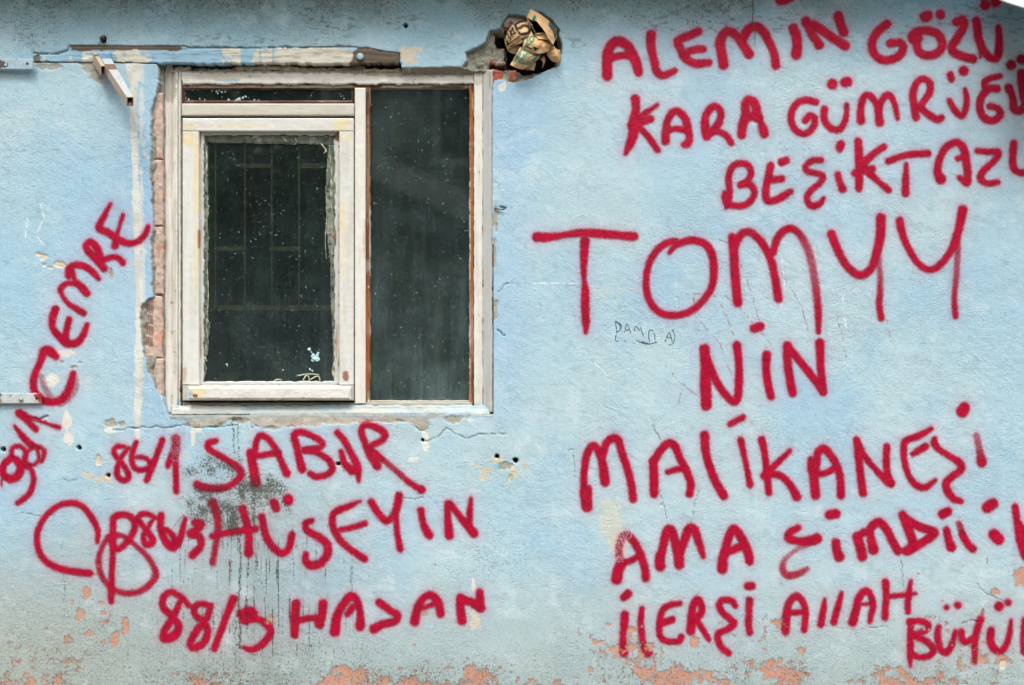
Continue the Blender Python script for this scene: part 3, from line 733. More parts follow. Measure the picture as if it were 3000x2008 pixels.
  (7, 'r35 1015,1155,38 1022,1060,36 1032,940,30 1078,872,36 1112,930,28 1110,990,30 1060,1040,33; r23 1060,1050 1110,1120 1160,1200 1185,1240,15'),
  (7, 'r26 1425,925,20 1390,880,26 1310,872 1275,920 1310,990 1380,1050,28 1408,1090,30 1350,1140,25 1270,1180,28 1268,1250 1310,1320 1362,1358,24'),
  (7, 'r28 1555,875,31 1550,980,27 1545,1080,27 1555,1170,26; r32 1540,745 1575,742')]),
 ('ALLAH', 'red spray-painted word ALLAH in the bottom row', [
  (8, 'r32 150,1095 155,1000,34 175,870,28 240,793,28 300,840,26 325,930,26 320,1020,25 312,1085,23; r21 180,937 320,930'),
  (8, 'r24 492,820,10 482,900,24 458,1035,28'),
  (8, 'r24 638,762,14 610,870,25 570,1018,26'),
  (8, 'r30 735,1015,36 758,930,33 792,800,28 850,745,27 898,800,25 910,880,25 895,950,22 885,1010,18; r15 822,862,8 905,852'),
  (8, 'r26 1020,668,28 1027,780,27 1020,900,25 1015,975,28; r21 1240,660,11 1226,760,24 1215,850,21 1218,928,21; r19 1030,797 1150,785 1285,767,11')]),
 ('BÜYÜK', 'smaller red spray-painted word BÜYÜ in the lower right corner', [
  (8, 'r22 1238,1400,8 1236,1300,24 1240,1150,28 1240,1020,24; r24 1230,1012 1330,1010 1393,1040 1370,1090 1260,1132; r27 1260,1130 1380,1188,24 1440,1258 1400,1310,24 1320,1322,22 1250,1300'),
  (8, 'r25 1485,1062,22 1475,1150,27 1500,1250 1550,1285,24 1598,1220 1632,1100,18; r21 1553,890; r29 1650,872'),
  (8, 'r25 1682,1100 1690,1170 1730,1188 1790,1150,20; r27 1850,992 1820,1090 1800,1200,25 1800,1362,23'),
  (8, 'r29 1940,1090 1935,1180,31 1970,1250,31 2020,1272,26 2070,1220,24 2100,1120,22 2113,1000,11; r38 2010,880; r26 2088,845'),
  (8, 'r24 2232,1000 2222,1150 2232,1275,30')]),
 ('CEMRE', 'red spray-painted name CEMRE climbing beside the window', [
  (10, 'r30 475,245,26 430,205,38 380,200,36 345,290,25 300,390,25 285,480,28 310,570,30 380,622,30 460,632,30 540,598,30 590,510,28 622,390,22; a.35 r24 350,420 385,520 430,590; a.35 r26 640,430 640,520 590,600 520,650'),
  (9, 'r31 508,1085 485,1160 482,1250,27 540,1330,30 610,1395,36 700,1395,30 760,1330,28 800,1225,17; r25 635,1180,26 608,1290 600,1380,32'),
  (9, 'r27 630,780,27 632,710,27 700,678,27 780,695 850,742 905,805,18; r20 660,730,18 690,820,18 750,885,33 798,940,28; r22 700,850,22 620,848,20 560,890,24 562,940,16 620,1025,16 700,1080,25 770,1122,25'),
  (9, 'r32 955,710,30 900,640 832,572 790,510,28 830,465,28 885,520 922,620,32; r24 925,645 1010,610,22 1080,612 1132,658,24'),
  (9, 'r21 1015,118,14 960,220,20 912,335,32 990,380,30 1080,440,32 1180,480,26 1270,460,23 1330,400,23 1360,330,20; r13 1130,222,15 1100,310,12 1072,400,16; r30 1055,500,32 1065,450,24')]),
 ('38/1', 'red spray-painted number scribble at the left edge under CEMRE', [
  (10, 'r26 160,730,28 230,790,23 305,865,22; r12 170,725,24 300,780,12 420,825,9 500,850,17'),
  (10, 'r23 125,835,8 190,920,25 260,990,26 325,1020,20'),
  (10, 'r16 200,1140,16 215,1060 190,1020 140,1010 105,1030 108,1090,16 180,1150; r11 225,1120 235,1060 290,1020 325,1060 325,1130,12 270,1170 225,1140; r15 345,1015,10 378,1060,17 355,1140,12'),
  (10, 'r27 90,1112 35,1165 25,1240 85,1285,33 150,1260,33 175,1190,30 140,1125,30; r20 190,1170,24 262,1205,17 287,1290,20 262,1390,20 205,1455,21 150,1492,18; r5 15,1290 14,1340,4')]),
 ('86/1', 'red spray-painted number 86/1 below the lower left of the window', [
  (11, 'r22 285,372,18 215,368 182,425,22 240,510,25 300,590,25 330,665,26 290,705,26 230,680,26 215,600,26 250,490,20 325,385,18'),
  (11, 'r25 405,330,22 370,420 363,520,25 400,590 470,602 545,570 530,510,20 470,478,18 400,478,16'),
  (11, 'r26 668,305,26 620,430,26 570,560,28 508,705,25'),
  (11, 'w.54 r38 800,292,42 800,400,36 795,480,28; r26 795,480 800,600 802,700 805,815,25; r24 775,400,20 735,520,30 720,570,18')]),
 ('SABIR', 'red spray-painted name SABIR just below the window', [
  (11, 'r30 1200,312,22 1130,335,32 1130,390,28 1220,450,26 1340,520,26 1440,600,32 1445,670,32 1340,758,26 1200,790,30 1080,775,36 1010,745,30'),
  (11, 'r36 1600,730,42 1580,600,44 1545,430,36; r26 1590,420,28 1605,320 1645,260,30 1720,290,25 1800,400,28 1860,530,26 1910,635,38; r26 1560,472 1680,452 1830,430,28'),
  (12, 'r30 330,548,34 300,430 275,320 258,240 310,207,27 420,240,25 508,300,27 490,350,25 350,372,30; r26 370,382,20 470,400,22 570,460,27 608,540,27 570,590 470,618,27 405,590,25'),
  (12, 'r26 655,212,26 720,290,26 790,420,26 840,530,33 850,660,12; r22 690,385,20 720,490,28 790,560,38'),
  (12, 'r30 1020,515,36 955,410,36 905,300,26 875,200,26 905,142,25 980,152,27 1080,212,30 1065,280,27 960,332,25; r24 970,375 1060,450,24; a.75 r23 1060,450 1180,550 1300,660,22; r36 1300,660,20 1400,725,25 1425,735,36')]),
 ('86/3', 'red spray-painted swirl and number 86/3 left of HÜSEYİN', [
  (13, 'r22 652,545,14 655,450,22 600,330,23 520,240,22 430,215,23 320,240,20 210,330,20 150,450,22 143,560,22 182,670,23 270,745,25 400,788,25 590,812,27'),
  (13, 'r23 772,1055,16 772,980,27 778,800,20 785,600,22 785,430,24 795,340,27 880,312,23 955,350,27 970,430,26 905,545,23 830,605,23 785,560,30 782,500,36; a.8 r20 745,500 690,600 665,720,22 700,850 800,952,22 930,982,22 1060,940,24 1145,840,27 1130,750,22 1060,650,20 960,560,18 880,500,18 800,480,22'),
  (13, 'r21 1155,345,15 1060,305,22 1000,340,22 1040,410,20 1110,500,25 1120,550,27 1070,568,27 1045,500,20 1090,410,17 1130,350,14'),
  (13, 'r27 1195,320,25 1192,430,28 1240,550,30 1300,595,28 1360,510,26 1400,350,17; r20 1240,440,18 1300,500,24 1300,570,22'),
  (13, 'r26 1485,380,28 1530,395,34 1500,440,30 1445,475,30 1520,500,30 1532,580,26 1465,655,32')]),
 ('HÜSEYİN', 'red spray-painted name HÜSEYİN under SABIR', [
  (11, 'a.8 r34 1170,930,42 1210,1050,36 1222,1200,33 1200,1350,27 1170,1530,27; r26 1165,1265 1350,1222 1600,1188,28; r34 1465,990,36 1500,1100,33 1530,1250,33 1528,1435,40'),
  (11, 'r33 1660,1070,32 1700,1250,33 1780,1380,33 1860,1432,33 1930,1380,30 1962,1245,30; r38 1780,930 1803,982; r45 1925,890 1925,905'),
  (12, 'r28 420,1020,22 365,1048,28 380,1110,30 480,1170,33 560,1240,33 560,1330,35 500,1410,32 410,1430,38 362,1380,28 365,1330,25'),
  (12, 'r25 865,840,8 750,890,27 640,938,28 608,1000,28 622,1100,28 680,1200,28 780,1290,27 905,1372,30; r22 680,1105 800,1080 908,1045,24'),
  (12, 'r30 965,850,30 1030,950,28 1100,1020,30 1170,975,28 1205,880,33 1220,790,33; r22 1195,950,20 1200,1100,23 1215,1200,23 1232,1280,28'),
  (12, 'r27 1420,925,28 1440,1040,25 1480,1130,36 1500,1155,34'),
  (12, 'r28 1665,862,25 1668,1000,28 1682,1155,38; r26 1690,862,26 1760,960,27 1850,1070,33 1910,1138,36; r20 1880,820,14 1868,950,26 1868,1060,25')]),
 ('88/3', 'red spray-painted number 88/3 at the lowest left line', [
  (13, 'r26 1430,1085,20 1380,1025,22 1290,972,24 1222,1010,26 1215,1100,26 1290,1180,27 1345,1260,30 1310,1340,36 1225,1365,34 1230,1290,27 1300,1180,27 1360,1050,20'),
  (13, 'r26 1615,1090,24 1540,1072,22 1478,1102,26 1490,1170,24 1560,1230,27 1590,1310,27 1560,1400,28 1475,1445,30 1445,1400,27 1505,1290,27 1580,1200,24 1615,1100,22'),
  (13, 'r25 1810,1030,32 1760,1150,26 1700,1310,26 1650,1450,26'),
  (14, 'r27 15,700,32 90,672,36 125,715,32 40,755,32; r26 60,755,27 160,745,25 245,795,30 265,870,28 200,960,27 110,1005,22 40,990,12')]),
 ('HASAN', 'red spray-painted name HASAN in the lowest line', [
  (14, 'r34 490,612,36 480,740,34 478,880,30; r32 722,610,35 712,700,32 690,785,40; r24 500,760 600,735 690,735'),
  (14, 'r36 822,852,40 842,720,34 900,610,33 965,550,36 1018,600,28 1042,720,28 1038,805,38; r22 930,705,20 975,640,26'),
  (14, 'r30 1205,602,30 1300,670,28 1362,712,28 1330,765,30 1230,790,30 1158,828,36'),
  (14, 'r34 1508,762,38 1535,640,30 1590,560,28 1650,540,32 1710,600,32 1730,700,32; r18 1540,658 1680,612'),
  (14, 'r33 1915,755,36 1900,640,33 1902,560,33; r32 1910,575 2000,600,33 2075,650,33; r30 2065,515,28 2072,640,36')]),
]

def catmull(pts, step):
    P = np.array(pts, float)
    if len(P) == 1: return P
    out = []
    Q = np.vstack([2 * P[0] - P[1], P, 2 * P[-1] - P[-2]])
    for i in range(1, len(Q) - 2):
        p0, p1, p2, p3 = Q[i - 1], Q[i], Q[i + 1], Q[i + 2]
        n = max(2, int(np.hypot(*(p2 - p1)[:2]) / step) + 1)
        t = np.linspace(0, 1, n, endpoint=False)[:, None]
        a = .5 * (2 * p1 + (-p0 + p2) * t + (2 * p0 - 5 * p1 + 4 * p2 - p3) * t ** 2 + (-p0 + 3 * p1 - 3 * p2 + p3) * t ** 3)
        a[:, 2] = (p1[2] + (p2[2] - p1[2]) * t[:, 0])
        out.append(a)
    out.append(P[-1:]); return np.vstack(out)

def parse(spec, cr):
    ox, oy, sc = CR[cr]; strokes = []
    for part in spec.split(';'):
        r = 20.; a = [1.]; wr = 0.; pts = []
        for tok in part.split():
            if tok[0] == 'r': r = float(tok[1:])
            elif tok[0] == 'a': a = [float(q) for q in tok[1:].split('>')]
            elif tok[0] == 'w': wr = float(tok[1:])
            else:
                v = [float(q) for q in tok.split(',')]
                pts.append((v[0], v[1], v[2] if len(v) > 2 else r))
        pts = [(ox + x / sc, oy + y / sc, q / sc) for x, y, q in pts]
        P_ = catmull(pts, max(1.2, r / sc * .22))
        strokes.append((P_, np.interp(np.linspace(0, 1, len(P_)), np.linspace(0, 1, len(a)), a) if len(a) > 1 else np.full(len(P_), a[0]), wr))
    return strokes

# dense grid of the wall
GS = 3.0
gx = np.arange(-36, 3036.1, GS); gy = np.arange(-36, 2046.1, GS)
outx = lambda a, b: np.array(a + b, float)
XL = np.concatenate([np.arange(-3740, -1200, 120), np.arange(-1200, -50, 22)]); XR = np.concatenate([np.arange(3058, 4200, 22), np.arange(4200, 7050, 120)])
Xs = np.concatenate([XL, gx, XR])
Ys = np.concatenate([[-146, -110, -80, -60], gy, [2056, 2075, 2110, 2160, 2212]])
WX, WY = np.meshgrid(Xs, Ys, indexing='ij')
H, C, CUT, PF = wall_all(WX, WY)
MO = mould_field(WX, WY)
ix0, iy0 = len(XL), 4
Hd = H[ix0:ix0 + len(gx), iy0:iy0 + len(gy)]

def wall_h(X, Y):
    u = np.clip((X - gx[0]) / GS, 0, len(gx) - 1.001); v = np.clip((Y - gy[0]) / GS, 0, len(gy) - 1.001)
    i = u.astype(int); j = v.astype(int); fu = u - i; fv = v - j
    return (Hd[i, j] * (1 - fu) + Hd[i + 1, j] * fu) * (1 - fv) + (Hd[i, j + 1] * (1 - fu) + Hd[i + 1, j + 1] * fu) * fv

wall = thing('house_wall', 'light blue plastered house wall covered in red spray-painted writing', 'wall')
mist = np.zeros(WX.shape)
LS = 1.6; count = 0
for word, wlabel, letters in WORDS:
    wo_ = bpy.data.objects.new('graffiti_word', None); col.objects.link(wo_); wo_.parent = wall; wo_['label'] = wlabel
    for li, (cr, spec) in enumerate(letters):
        st = parse(spec, cr)
        allp = np.vstack([s_[0] for s_ in st])
        rm = allp[:, 2].max()
        x0, y0 = allp[:, 0].min() - rm * 1.7, allp[:, 1].min() - rm * 1.7
        x1, y1 = allp[:, 0].max() + rm * 1.7, allp[:, 1].max() + rm * 1.7
        x0, y0, x1, y1 = max(x0, -33), max(y0, -33), min(x1, 3032), min(y1, 2042)
        xs = np.arange(x0, x1, LS); ys = np.arange(y0, y1, LS)
        X, Y = np.meshgrid(xs, ys, indexing='ij')
        jx = X + fb(X, Y, 9, 201, 2) * .9; jy = Y + fb(X, Y, 9, 202, 2) * .9
        A = np.zeros(X.shape); WR = np.zeros(X.shape)
        T = np.full(X.shape, 9.)
        for P_, a, wr in st:
            t = np.full(X.shape, 9.); av = np.zeros(X.shape)
            for (px, py, pr), aa in zip(P_, a):
                tn = (np.hypot(jx - px, jy - py) - pr) / 5.6     # in units of the fuzzy rim
                av = np.where(tn < t, aa, av); t = np.minimum(t, tn)
            a0 = a; a = av
            al = a * (1 - ss(-.95, 1.15, t))
            A = 1 - (1 - A) * (1 - al); T = np.minimum(T, t)
            if wr: WR = np.maximum(WR, wr * (t < 1.2))
        # the fine mist round the stroke belongs to the wall's coat
        q = local(WX, WY, (x0, y0, x1, y1), 40)
        mm = np.zeros(q.sum()); xx, yy = WX[q], WY[q]
        for P_, a, wr in st:
            dmin = np.full(xx.shape, 1e9)
            for px, py, pr in (P_[::3] if len(P_) > 3 else P_):
                dmin = np.minimum(dmin, np.hypot(xx - px, yy - py) - pr)
            mm = np.maximum(mm, float(np.mean(a)) * (.56 * np.exp(-np.maximum(dmin, 0) / 6.0) + .13 * np.exp(-np.maximum(dmin, 0) / 22)))
        mist[q] = np.maximum(mist[q], mm)
        keepv = A > .03
        kf = keepv[:-1, :-1] | keepv[1:, :-1] | keepv[:-1, 1:] | keepv[1:, 1:]
        # no paint over the holes
        V = P3(X, Y, 0).reshape(-1, 3)
        V[:, 1] = -wall_h(X, Y).ravel() - .0010 - .0002 * (count % 5)
        F = grid_faces(len(xs), len(ys), kf)
        V2, F2, at = compact(V, F, {'alpha': A.ravel(), 'wear': WR.ravel(), 'peel': peel_field(X, Y).ravel(), 'mould': mould_field(X, Y).ravel()})
        build('letter' if not word[0].isdigit() else 'numeral', V2, F2, M_SP, wo_, smooth=True, attrs=at)
        count += 1

# mist tint on the plaster
mn = mist * (.55 + .9 * vn(WX, WY, 5, 210))
C = mix(C, np.clip(mn, 0, .6), srgb(196, 70, 122))

kf = ~(CUT[:-1, :-1] & CUT[1:, :-1] & CUT[:-1, 1:] & CUT[1:, 1:])
V = P3(WX, WY, 0).reshape(-1, 3); V[:, 1] = -H.ravel()
F = grid_faces(len(Xs), len(Ys), kf)
V2, F2, at = compact(V, F, {'paint': C.reshape(-1, 3), 'peel': PF.ravel(), 'mould': MO.ravel()})
build('plaster', V2, F2, M_PL, wall, smooth=True, attrs=at)

# faint pen writing (the name DAMLA) under the big T
pen = m_plain('dark_blue_pen', srgb(50, 88, 108), .6, sc=300, bump=0)
def pen_line(pts, parent, r=1.5):
    ox, oy, sc = CR[5]
    P_ = catmull([(ox + x / sc, oy + y / sc, 1) for x, y in pts], 2.5)
    pp = []
    for x, y, _ in P_:
        p = P3(np.array(x), np.array(y), 0); p = p.copy(); p[1] = -float(wall_h(np.array([x]), np.array([y]))[0]) - .0006
        pp.append(tuple(p))
    # broken into dashes by the rough plaster
    k = 0; rnd = random.Random(int(pts[0][0]))
    segs = []
    while k < len(pp) - 1:
        n = rnd.randint(2, 5); segs.append(pp[k:k + n + 1]); k += n + rnd.choice((0, 0, 1))
    for s_ in segs:
        if len(s_) > 1: pen_parts.append(s_)
pen_parts = []
for pts in [[(397, 60), (410, 130), (400, 200), (425, 212)], [(400, 55), (440, 80), (442, 110), (415, 140)], [(405, 62), (435, 85), (436, 112)], [(470, 145), (488, 78), (520, 150)], [(478, 125), (510, 120)],
            [(545, 130), (555, 95), (590, 130)], [(590, 100), (615, 170)], [(655, 190), (660, 125), (690, 130)], [(655, 150), (660, 215)], [(700, 150), (705, 215)], [(780, 215), (810, 145), (835, 210)], [(795, 185), (830, 180)],
            [(560, 200), (600, 220), (650, 232), (720, 218)], [(600, 212), (660, 230)], [(835, 118), (855, 170), (840, 225), (810, 240)], [(470, 210), (482, 208)]]:
    pen_line(pts, wall)
vv, ff = [], []
for s_ in pen_parts:
    for p, q in zip(s_[:-1], s_[1:]):
        d = np.array(q) - np.array(p); L = np.linalg.norm(d) + 1e-9; n = np.array([-d[2], 0, d[0]]) / L * .0015
        b = len(vv); vv += [np.array(p) + n, np.array(p) - n, np.array(q) - n, np.array(q) + n]; ff.append((b, b + 1, b + 2, b + 3))
lab(build('pen_writing', np.array(vv), ff, pen, wall), 'faint dark blue pen lettering under the big T')

# ------------------------------------------------------------------ lintel
def lintel_col(X, Y):
    blue = srgb(150, 188, 208)
    c = np.broadcast_to(blue, X.shape + (3,)).copy()
    cream = srgb(216, 212, 196); brown = srgb(104, 92, 78)
    n = fb(X, Y, 26, 301, 4, 12)
    m = ss(.0, .15, n + np.where((X > 650) & (X < 705), .35, -.8)); c = mix(c, m, cream)
    m = ss(.0, .12, n * .5 + ss(720, 765, X) * (1 - ss(1020, 1060, X)) * 1.2 - .50 - .6 * (1 - ss(140, 158, Y))); c = mix(c, m, cream)
    c = mix(c, ss(757, 760, X) * (1 - ss(764, 767, X)) * .8, blue); c = mix(c, ss(796, 799, X) * (1 - ss(803, 806, X)) * .8, blue)
    m = ss(0, .15, n * .6 + ss(318, 350, X) * (1 - ss(400, 455, X)) - .55); c = mix(c, m, cream)
    m = ss(0, .15, n * .6 + ss(225, 245, X) * (1 - ss(270, 285, X)) - .65); c = mix(c, m, srgb(222, 220, 208))
    # bare timber
    m = ss(0, .1, n * .35 + ss(1020, 1050, X + (Y - 160) * .4) - .5); c = mix(c, m, brown)
    m = ss(0, .1, n * .30 + ss(200, 212, X) * (1 - ss(520, 545, X)) * (1 - ss(145, 152, Y + fb(X, Y, 40, 302, 2) * 3)) - .5); c = mix(c, m, srgb(98, 84, 70))
    m = ss(0, .1, n * .4 + (1 - ss(108, 125, X)) - .45); c = mix(c, m, srgb(118, 110, 92))
    m = ss(.62, .8, vn(X, Y, 30, 303, 3)) * .35; c = mix(c, m, srgb(70, 66, 58))
    c = mix(c, ((np.abs(X - 892) < 8) & (np.abs(Y - 168) < 3) & (n > -.2)) * .9, srgb(40, 42, 42))
    return c
# outline-shaped board: gridded, clipped to the outline
def board_poly(name, poly, yf, yb, colf, mat, parent, step=3.0, jit=1.5, rough=.0008, seed=5, yfn=None):
    bx = bbox(poly)
    xs = np.arange(bx[0] - 6, bx[2] + 6.1, step); ys = np.arange(bx[1] - 6, bx[3] + 6.1, step)
    X, Y = np.meshgrid(xs, ys, indexing='ij')
    s_ = sdp(X, Y, poly) + fb(X, Y, 18, seed, 3) * jit
    ins = s_ < 0
    yy = yf + fb(X, Y, 40, seed + 1, 3, 6) * rough
    if yfn is not None: yy = yy + yfn(X, Y)
    yy = np.where(s_ < -3, yy, yy + .002)
    k = (D + yy) / D
    V = P3(X, Y, 0); V[..., 0] *= k; V[..., 2] = ZC + (V[..., 2] - ZC) * k; V[..., 1] = yy
    c = colf(X, Y)
    kf = ins[:-1, :-1] & ins[1:, :-1] & ins[:-1, 1:] & ins[1:, 1:]
    F = grid_faces(len(xs), len(ys), kf)
    nv = V.reshape(-1, 3).shape[0]
    # side walls along the boundary edges
    e = np.concatenate([F[:, [0, 1]], F[:, [1, 2]], F[:, [2, 3]], F[:, [3, 0]]])
    key = e[:, 0] * nv + e[:, 1]; rkey = e[:, 1] * nv + e[:, 0]
    be = e[~np.isin(key, rkey)]
    B = V.reshape(-1, 3).copy(); B[:, 1] = yb
    VV = np.vstack([V.reshape(-1, 3), B]); CC = np.vstack([c.reshape(-1, 3)] * 2)
    SF = np.stack([be[:, 1], be[:, 0], be[:, 0] + nv, be[:, 1] + nv], 1)
    FF = np.vstack([F, SF])
    VV, FF, at = compact(VV, FF, {'paint': CC})
    return build(name, VV, FF, mat, parent, attrs=at)

lin = board_poly('lintel', LINT, -.0012, .085, lintel_col, M_LINT, wall, jit=1.2, rough=.0012)
lab(lin, 'weathered timber lintel with blue and cream paint')

# ------------------------------------------------------------------ bricks beside the window and round the hole
def brick_col(seed, a=srgb(206, 180, 166), rib=None):
    def f(X, Y):
        c = np.broadcast_to(a, X.shape + (3,)).copy()
        c = mix(c, .6 * ss(.15, .7, fb(X, Y, 26, seed, 3)), srgb(212, 142, 112) if a[0] > .6 else a * 1.15)
        c = mix(c, .85 * ss(.0, .4, fb(X, Y, 34, seed + 1, 3)), srgb(190, 178, 164))
        if rib: c = mix(c, .8 * (np.sin((X + (Y - 900) * .08) / 5.2 * 2 * np.pi) > .2) * rib(X, Y), srgb(120, 82, 62))
        return c
    return f
for k, (bx_, rb) in enumerate([((447, 272, 477, 465), None), ((447, 470, 478, 661), None), ((447, 664, 479, 862), None),
                               ((420, 868, 476, 1047), lambda X, Y: (X > 424) & (X < 449) & (Y > 885) & (Y < 1018)), ((436, 1051, 479, 1158), lambda X, Y: (X > 436) & (X < 452))]):
    pr = (lambda X, Y, rb=rb: np.where(rb(X, Y), .003 * np.sin((X + (Y - 900) * .08) / 5.2 * 2 * np.pi), 0)) if rb else None
    slab('brick', bx_, .016, .07, brick_col(400 + k * 3, rib=rb), M_BRICK, wall, step=2.6, bev=3, bevd=.004, prof=pr, jag=2.0, seed=40 + k, rough=.0015)
cb = lambda x0, y0, x1, y1: (1380 + x0 / 6.03, y0 / 6.03, 1380 + x1 / 6.03, y1 / 6.03)
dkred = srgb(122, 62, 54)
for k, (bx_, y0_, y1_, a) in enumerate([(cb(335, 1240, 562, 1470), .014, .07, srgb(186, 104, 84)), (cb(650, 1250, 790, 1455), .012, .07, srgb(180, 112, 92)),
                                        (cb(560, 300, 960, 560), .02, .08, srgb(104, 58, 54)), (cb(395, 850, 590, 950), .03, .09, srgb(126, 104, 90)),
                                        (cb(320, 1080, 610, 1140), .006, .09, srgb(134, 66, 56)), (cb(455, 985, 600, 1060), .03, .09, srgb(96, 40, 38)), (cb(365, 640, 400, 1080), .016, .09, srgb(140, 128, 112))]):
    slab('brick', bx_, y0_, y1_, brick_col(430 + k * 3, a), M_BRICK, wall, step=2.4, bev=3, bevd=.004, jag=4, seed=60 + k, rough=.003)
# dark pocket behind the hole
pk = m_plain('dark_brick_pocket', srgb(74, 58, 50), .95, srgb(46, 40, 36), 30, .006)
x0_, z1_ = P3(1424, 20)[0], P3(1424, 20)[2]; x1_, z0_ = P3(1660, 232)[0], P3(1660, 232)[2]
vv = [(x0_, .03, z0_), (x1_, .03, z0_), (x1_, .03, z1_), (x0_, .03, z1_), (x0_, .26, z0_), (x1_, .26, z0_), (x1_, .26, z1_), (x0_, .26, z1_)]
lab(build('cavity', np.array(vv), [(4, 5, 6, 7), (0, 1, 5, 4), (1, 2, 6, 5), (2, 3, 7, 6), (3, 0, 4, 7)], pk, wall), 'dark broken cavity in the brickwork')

# ------------------------------------------------------------------ window
win = thing('window', 'weathered white wooden window with dusty panes and peeling paint in the blue wall', 'window')
WH = srgb(226, 224, 215)
def white_col(seed, chips=.0, chipc=srgb(120, 84, 58), warm=.0, dirt=.25, stains=(), base=WH, vert=True, blues=()):
    def f(X, Y):
        c = np.broadcast_to(base, X.shape + (3,)).copy()
        a = (9, 120) if vert else (120, 9)
        n = fb(X, Y, a[0], seed, 4, a[1])
        c = mix(c, dirt * ss(-.1, .8, n), srgb(180, 168, 146))
        c = mix(c, .55 * ss(.0, .06, np.abs(fb(X, Y, 46 if vert else 150, seed + 7, 3, 150 if vert else 46)) * -1 + .018) * ss(.4, .6, vn(X, Y, 60, seed + 8)), srgb(110, 100, 88))
        c = mix(c, dirt * .8 * ss(.1, .9, fb(X, Y, 60, seed + 1, 4)), srgb(190, 184, 170))
        if chips: c = mix(c, ss(0, .1, fb(X, Y, 12, seed + 2, 4) + n * .5 - (1.15 - chips)), chipc)
        for (sx, sy, rx, ry, rgb, al) in stains:
            e = np.hypot((X - sx) / rx, (Y - sy) / ry) + fb(X, Y, 12, seed + 3, 3) * .3
            c = mix(c, al * (1 - ss(.85, 1.05, e)), rgb)
        return c
    return f
YEL = srgb(226, 212, 172); RUST = srgb(150, 88, 44); BRN = srgb(84, 52, 38); BL = srgb(165, 192, 208); GR = srgb(150, 146, 130)
# left jamb with moulded ribs
def rib_prof(X, Y):
    u = X - 483
    return np.where(u < 14, .006 * (1 - ss(0, 14, u)), 0) + .005 * np.exp(-((u - 22) / 2.5) ** 2) + .010 * np.exp(-((u - 39.5) / 1.4) ** 2) + .012 * ss(45, 49, u)
slab('jamb', (483, 207, 532, 1210), .030, .12, white_col(500, .18, GR, dirt=.55, stains=[(498, 240, 20, 60, srgb(150, 145, 128), .75), (500, 420, 8, 160, srgb(190, 182, 165), .5), (524, 1190, 10, 24, BL, .8), (530, 1150, 3, 35, BRN, .9)]), M_FRV, win, step=2.5, bev=3, prof=rib_prof, jag=1.2, seed=80)
slab('head_rail', (533, 206, 1388, 246), .030, .12, white_col(503, .05, srgb(120, 100, 80), vert=False, dirt=.35, stains=[(650, 228, 60, 10, srgb(214, 206, 186), .8), (668, 236, 32, 5, BL, .8), (1000, 208, 420, 8, srgb(140, 122, 100), .8), (620, 210, 100, 5, srgb(150, 138, 118), .7), (1250, 215, 200, 12, srgb(150, 140, 122), .75), (590, 231, 12, 6, srgb(200, 196, 184), .6)]), M_FRH, win, step=3, jag=3.2, seed=81, rough=.001)
slab('glazing_bead', (536, 249, 1376, 258), .044, .07, white_col(505, .30, srgb(128, 78, 54), vert=False, dirt=.6, base=srgb(196, 180, 164), stains=[(1080, 253, 42, 9, srgb(120, 66, 42), .95), (640, 252, 80, 3, RUST, .5), (1300, 256, 60, 4, srgb(110, 74, 54), .8)]), M_WOODH, win, step=2.5, bev=1.5, jag=.8, seed=82)
# crumbling mortar packed between lintel and frame
for k, bx_ in enumerate([(484, 190, 512, 214), (512, 197, 560, 209), (566, 200, 700, 209), (690, 194, 880, 209), (872, 200, 1010, 209), (1004, 196, 1072, 210), (1066, 201, 1176, 211)]):
    slab('mortar_fill', bx_, .026 + .004 * (k % 3), .12, white_col(571 + k, .1, srgb(96, 84, 70), dirt=.5, vert=False, base=srgb(176, 166, 146)), M_MORT, win, step=2.5, bev=3, bevd=.006, jag=5, seed=150 + k, rough=.003)
# transom light
slab('glazing_bead', (541, 257, 1030, 263), .050, .075, white_col(507, .0, dirt=.3, base=srgb(84, 50, 36), vert=False), M_WOODH, win, step=2.5, bev=1, jag=.7)
slab('glazing_bead', (541, 295, 1035, 302), .046, .075, white_col(509, .12, srgb(170, 150, 130), dirt=.4, base=srgb(96, 68, 54), vert=False), M_WOODH, win, step=2.5, bev=1, jag=.7)
slab('glazing_bead', (535, 251, 541, 303), .046, .075, white_col(511, 0, dirt=.3, base=srgb(92, 56, 42)), M_WOODV, win, step=2.5, bev=1, jag=.7)
slab('glazing_bead', (1030, 263, 1037, 303), .046, .075, white_col(513, .2, srgb(160, 130, 110), dirt=.3, base=srgb(88, 56, 44)), M_WOODV, win, step=2.5, bev=1, jag=1)
G1 = m_glass('dusty_transom_glass', .10, 1); G2 = m_glass('dusty_sash_glass', .12, 2); G3 = m_glass('dusty_fixed_glass', .23, 3)
def pane(name, b, y, mat, parent):
    return prism(name, [(b[0], b[1]), (b[2], b[1]), (b[2], b[3]), (b[0], b[3])], y, y + .004, mat, parent)
pane('pane', (538, 258, 1034, 300), .060, G1, win)
slab('transom_rail', (533, 304, 1037, 339), .018, .12, white_col(515, .02, dirt=.25, vert=False, base=srgb(208, 204, 192), stains=[(800, 336, 300, 3, srgb(176, 162, 138), .5)]), M_FRH, win, step=3.5, bev=2.5, seed=83)
slab('rebate', (534, 338, 1037, 347), .060, .12, white_col(517, 0, dirt=.2, base=srgb(70, 60, 50), vert=False), M_WOODH, win, step=4, bev=0)
slab('mullion', (1039.5, 258, 1071, 1183), .026, .12, white_col(519, .0, dirt=.18, stains=[(1068, 700, 5, 60, srgb(190, 150, 110), .5)]), M_FRV, win, step=3.5, bev=2, seed=84)
